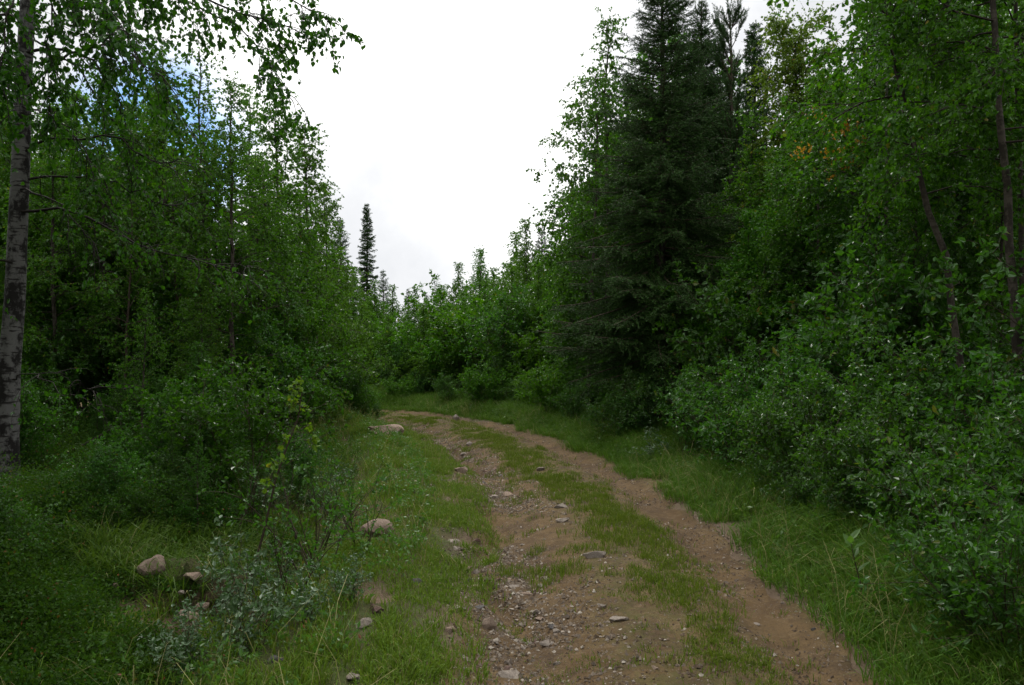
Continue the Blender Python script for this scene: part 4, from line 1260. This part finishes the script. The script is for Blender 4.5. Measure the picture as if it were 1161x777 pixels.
for k in range(9):
    tv = 3.1 + 1.3 * g.random(); sv = S0 + 3.5 + 13 * (k + g.random()) / 9
    x, y = on_track(np.array([tv]), np.array([sv])); xx, yy = float(x[0]), float(y[0])
    K[['w2', 'wi'][k % 2]].put(xx, yy, hgt(xx, yy) + 2.2 + 1.0 * g.random(), 'tall leafy willow rising between the low willows and the right wood', 'tall willows before the right wood')
for px, Y, kd, hh_, lab in ((608, 18.0, 'wf', 1.0, 'light green rounded bush in front of the big spruce'), (645, 15.6, 'w2', .9, 'leafy bush at the track edge just left of the big spruce'), (690, 13.0, 'wi', .95, 'willow bush at the grass edge below the big spruce')):
    K[kd].put(X(px, Y), Y, hgt(X(px, Y), Y) + hh_, lab, mats={'foliage': M['lit_tint_leaf']} if kd == 'wf' else None)
for px, Y, hh_, lab in ((880, 8.3, .75, 'knee high willow at the grass edge midway along the right verge'), (915, 7.2, .7, 'knee high willow in tall grass before the big right willows'), (1050, 5.6, .6, 'low willow in tall grass right of the large leaved sapling'), (1105, 4.6, .7, 'low willow in the bottom right grass')):
    K['wi'].put(X(px, Y), Y, hgt(X(px, Y), Y) + hh_, lab)
xx, yy = 2.05, 11.3
K['wg'].put(xx, yy, hgt(xx, yy) + .55, 'small pale grey leaved willow at the right edge of the grass')

# --- left shrubs and saplings near the camera
K['wg'].put(-1.42, 4.35, hgt(-1.42, 4.35) + .62, 'small grey leaved willow at the bottom left')
K['wg'].put(-1.75, 4.15, hgt(-1.75, 4.15) + .42, 'low grey leaved sprig left of the small grey willow')
wl = gen_shrub(151, 1.0, 7, .45, per_m=4, m=5, L=.045, W=.026, tlen=.14, r0=.0075, tr0=.45, sub=3)
plant('willow_shrub', wl, M['stem'], M['aspen_leaf'], (-1.36, 5.7), 'bare stemmed willow with few leaves by the left ditch', 'shrub', None, .3, .95, 'stems', 'foliage')
bare = bpy.data.objects[[o.name for o in COL.objects if o.get('label') == 'bare stemmed willow with few leaves by the left ditch'][0]]
for px, Y, sc_, rz in ((415, 6.3, .7, 1.), (330, 5.2, .75, 2.), (352, 6.6, .9, 3.2), (250, 6.4, .8, 4.), (300, 4.7, .55, 5.), (395, 7.6, .7, .6), (225, 7.2, .9, 2.6)):
    dup(bare, (X(px, Y), Y), 'thin bare stems with a few small leaves in the tangle left of the verge', 'bare stems left of the verge', rz, sc_)
for px, Y, hh_ in ((350, 4.6, .34), (395, 5.0, .30), (315, 5.6, .42), (265, 5.0, .38), (365, 8.2, .45), (300, 7.6, .55), (385, 9.6, .45), (340, 9.8, .6)):
    K['wg'].put(X(px, Y), Y, hgt(X(px, Y), Y) + hh_, 'low grey green willow sprig among the weeds left of the verge', 'grey willow sprigs left of the verge')
# lone leaning sapling
gg = np.random.default_rng(8)
base = np.array([X(277, 5.5), 5.5, hgt(X(277, 5.5), 5.5)])
q = np.array([[X(px, 5.5), 5.5, Z(py, 5.5)] for px, py in [(277, 700), (286, 650), (300, 600), (312, 545), (326, 505), (338, 475), (343, 440)]]) - base
wood, leaf = MB(), MB()
V, Fc, r = tubes(q[None], np.linspace(.011, .0025, 7)[None], 6); wood.add(V, Fc, None, r)
n = 9; P, T = along(q[None], np.zeros(n, int), np.linspace(.5, .98, n)); D = norm(T * .7 + randdir(gg, n) * .8)
b2 = grow(P, D, np.full(n, .16), 5, .03, .1, gg); V, Fc, r = tubes(b2, .002 * np.linspace(1, .4, 5)[None], 3); wood.add(V, Fc, None, r)
twig_leaves(wood, leaf, b2, np.full(n, .16), gg, per_m=20, m=5, tlen=.10, L=.045, W=.034, hang=.2)
plant('birch_sapling', (wood, leaf), M['brown_bark'], M['light_leaf'], tuple(base), 'lone leaning sapling with a thin dark stem and yellowish top leaves', 'sapling')
# sapling with a few large leaves at the right verge
base = np.array([X(988, 5.0), 5.0, hgt(X(988, 5.0), 5.0)])
q = np.array([[X(px, 5.0), 5.0, Z(py, 5.0)] for px, py in [(990, 722), (982, 690), (975, 660), (968, 632), (964, 612)]]) - base; q[0, 2] = -.02
wood, leaf = MB(), MB()
V, Fc, r = tubes(q[None], np.linspace(.006, .002, 5)[None], 6); wood.add(V, Fc, None, r)
n = 9; P, T = along(q[None], np.zeros(n, int), np.linspace(.6, .99, n)); az = np.arange(n) * 2.4
D = np.stack([np.cos(az) * .8, np.sin(az) * .8, np.full(n, .7)], 1)
leaves(leaf, P, D, np.array([[0, 0, 1.]]) + .4 * randdir(gg, n), .11, .042, gg.random(n))
plant('willow_sapling', (wood, leaf), M['stem'], M['herb'], tuple(base), 'single stemmed sapling with a few large leaves at the right grass edge', 'sapling')
# low birch shoots round the foot of the white birch
for px, Y, hh_, lab in [(120, 6.2, .75, 'leafy shoot just right of the foot of the white birch'), (200, 6.6, .7, 'leafy shoot between the white birch and the ditch'), (-20, 4.6, .7, 'leafy shoot at the dark lower left edge'), (330, 8.0, .8, 'leafy shoot on the far bank of the ditch')]:
    K['w2'].put(X(px, Y), Y, hgt(X(px, Y), Y) + hh_, lab)
# pale broken branch on the wood floor
xx, yy = X(104, 8.5), 8.5
q = np.array([[-.28, .0, .02], [-.1, .02, .12], [.1, .0, .22], [.22, .02, .30], [.3, .0, .33]])
wood = MB(); V, Fc, r = tubes(q[None], np.array([[.010, .013, .012, .010, .006]]), 6); wood.add(V, Fc, None, r)
o = wood.build('dead_branch', M['pale_bark'], None, True); o.location = (xx, yy, hgt(xx, yy) + .2)
tag(o, 'short pale broken branch lying on the left wood floor', 'branch')

# ------------------------------------------------------------------ light, sky, camera
EL, AZ = R(52), R(-14)
sun = bpy.data.lights.new('sun', 'SUN'); sun.energy = 1.5; sun.angle = R(14); sun.color = (1, .96, .9)
so = bpy.data.objects.new('sun', sun); COL.objects.link(so)
so.rotation_euler = (R(90) - EL, 0, R(180) - AZ)

w = bpy.data.worlds.new('World'); sc.world = w; w.use_nodes = True
nt = w.node_tree; nt.nodes.clear()
out = nt.nodes.new('ShaderNodeOutputWorld')
sky = nd(nt, 'ShaderNodeTexSky', sky_type='NISHITA', sun_disc=False, sun_elevation=EL, sun_rotation=AZ); sky.ozone_density = 4.0; sky.dust_density = 0.0
bg1 = nt.nodes.new('ShaderNodeBackground'); bg1.inputs[1].default_value = .13; nt.links.new(sky.outputs[0], bg1.inputs[0])
tc = nt.nodes.new('ShaderNodeTexCoord')
cl = noise(nt, 2.2, 5, vec=tc.outputs['Generated'])
glow = nt.nodes.new('ShaderNodeVectorMath'); glow.operation = 'DOT_PRODUCT'; nt.links.new(tc.outputs['Generated'], glow.inputs[0])
glow.inputs[1].default_value = tuple(norm(np.array([(550 - 580.5) / F, 1, (388.5 - 60) / F])))
gm = nd(nt, 'ShaderNodeMath', operation='MULTIPLY_ADD'); nt.links.new(cl, gm.inputs[0]); gm.inputs[1].default_value = .20; nt.links.new(glow.outputs['Value'], gm.inputs[2])
gr = nt.nodes.new('ShaderNodeMapRange'); nt.links.new(gm.outputs[0], gr.inputs[0]); gr.inputs[1].default_value = .85; gr.inputs[2].default_value = 1.10
ccol = ramp(nt, gr.outputs[0], [(.1, (.66, .67, .68)), (.62, (.74, .75, .76)), (.76, (1.0, 1.0, 1.0)), (.95, (1.35, 1.35, 1.33))])
for px_, py_, rad_, amt_ in ((428, 245, .980, .84), (915, -20, .945, .97), (700, 330, .993, .5)):   # thicker, greyer cloud
    gd = nt.nodes.new('ShaderNodeVectorMath'); gd.operation = 'DOT_PRODUCT'; nt.links.new(tc.outputs['Generated'], gd.inputs[0])
    gd.inputs[1].default_value = tuple(norm(np.array([(px_ - 580.5) / F, 1, (388.5 - py_) / F])))
    gk = nt.nodes.new('ShaderNodeMapRange'); gk.interpolation_type = 'SMOOTHSTEP'; 
    gw = nd(nt, 'ShaderNodeMath', operation='MULTIPLY_ADD'); nt.links.new(noise(nt, 7., 5, vec=tc.outputs['Generated']), gw.inputs[0]); gw.inputs[1].default_value = (1 - rad_) * 1.5
    nt.links.new(gd.outputs['Value'], gw.inputs[2]); nt.links.new(gw.outputs[0], gk.inputs[0])
    gk.inputs[1].default_value = rad_ + (1 - rad_) * .55; gk.inputs[2].default_value = 1.0 + (1 - rad_) * 1.0; gk.inputs[4].default_value = amt_
    ccol = mixc(nt, gk.outputs[0], ccol, (.60, .615, .645))
sx = nt.nodes.new('ShaderNodeSeparateXYZ'); nt.links.new(tc.outputs['Generated'], sx.inputs[0])
zb = nt.nodes.new('ShaderNodeMapRange'); zb.interpolation_type = 'SMOOTHSTEP'; nt.links.new(sx.outputs[2], zb.inputs[0])
zb.inputs[1].default_value = .40; zb.inputs[2].default_value = .95; zb.inputs[3].default_value = 1.0; zb.inputs[4].default_value = 3.2   # overcast sky: brightest overhead
bst = nd(nt, 'ShaderNodeMath', operation='MULTIPLY'); nt.links.new(zb.outputs[0], bst.inputs[0]); bst.inputs[1].default_value = 1.1
bg2 = nt.nodes.new('ShaderNodeBackground'); nt.links.new(bst.outputs[0], bg2.inputs[1]); nt.links.new(ccol, bg2.inputs[0])
dv = norm(np.array([(182 - 580.5) / F, 1, (388.5 - 168) / F]))
dp = nt.nodes.new('ShaderNodeVectorMath'); dp.operation = 'DOT_PRODUCT'; nt.links.new(tc.outputs['Generated'], dp.inputs[0]); dp.inputs[1].default_value = tuple(dv)
ns = nd(nt, 'ShaderNodeMath', operation='MULTIPLY_ADD'); nt.links.new(noise(nt, 14., 4, vec=tc.outputs['Generated']), ns.inputs[0]); ns.inputs[1].default_value = .006
nt.links.new(dp.outputs['Value'], ns.inputs[2])
gap = nt.nodes.new('ShaderNodeMapRange'); nt.links.new(ns.outputs[0], gap.inputs[0]); gap.inputs[1].default_value = .9968; gap.inputs[2].default_value = 1.0008
inv = nd(nt, 'ShaderNodeMath', operation='SUBTRACT'); inv.inputs[0].default_value = 1.; nt.links.new(gap.outputs[0], inv.inputs[1])
mx = nt.nodes.new('ShaderNodeMixShader'); nt.links.new(inv.outputs[0], mx.inputs[0]); nt.links.new(bg1.outputs[0], mx.inputs[1]); nt.links.new(bg2.outputs[0], mx.inputs[2])
nt.links.new(mx.outputs[0], out.inputs[0])

cam = bpy.data.cameras.new('camera'); cam.sensor_width = 36; cam.lens = 36 * F / 1161; cam.clip_end = 3000; cam.clip_start = .05
co = bpy.data.objects.new('camera', cam); COL.objects.link(co); co.location = (0, 0, EYE); co.rotation_euler = (R(90), 0, 0)
sc.camera = co
vs = sc.view_settings; vs.view_transform = 'Standard'; vs.look = 'None'; vs.exposure = 0.24; vs.gamma = 1
try: vs.use_curve_mapping = False
except Exception: pass
cy = sc.cycles
cy.max_bounces = 5; cy.diffuse_bounces = 2; cy.glossy_bounces = 2; cy.transmission_bounces = 3; cy.transparent_max_bounces = 4
cy.caustics_reflective = False; cy.caustics_refractive = False
cy.use_denoising = True
bpy.data.orphans_purge() if hasattr(bpy.data, 'orphans_purge') else None
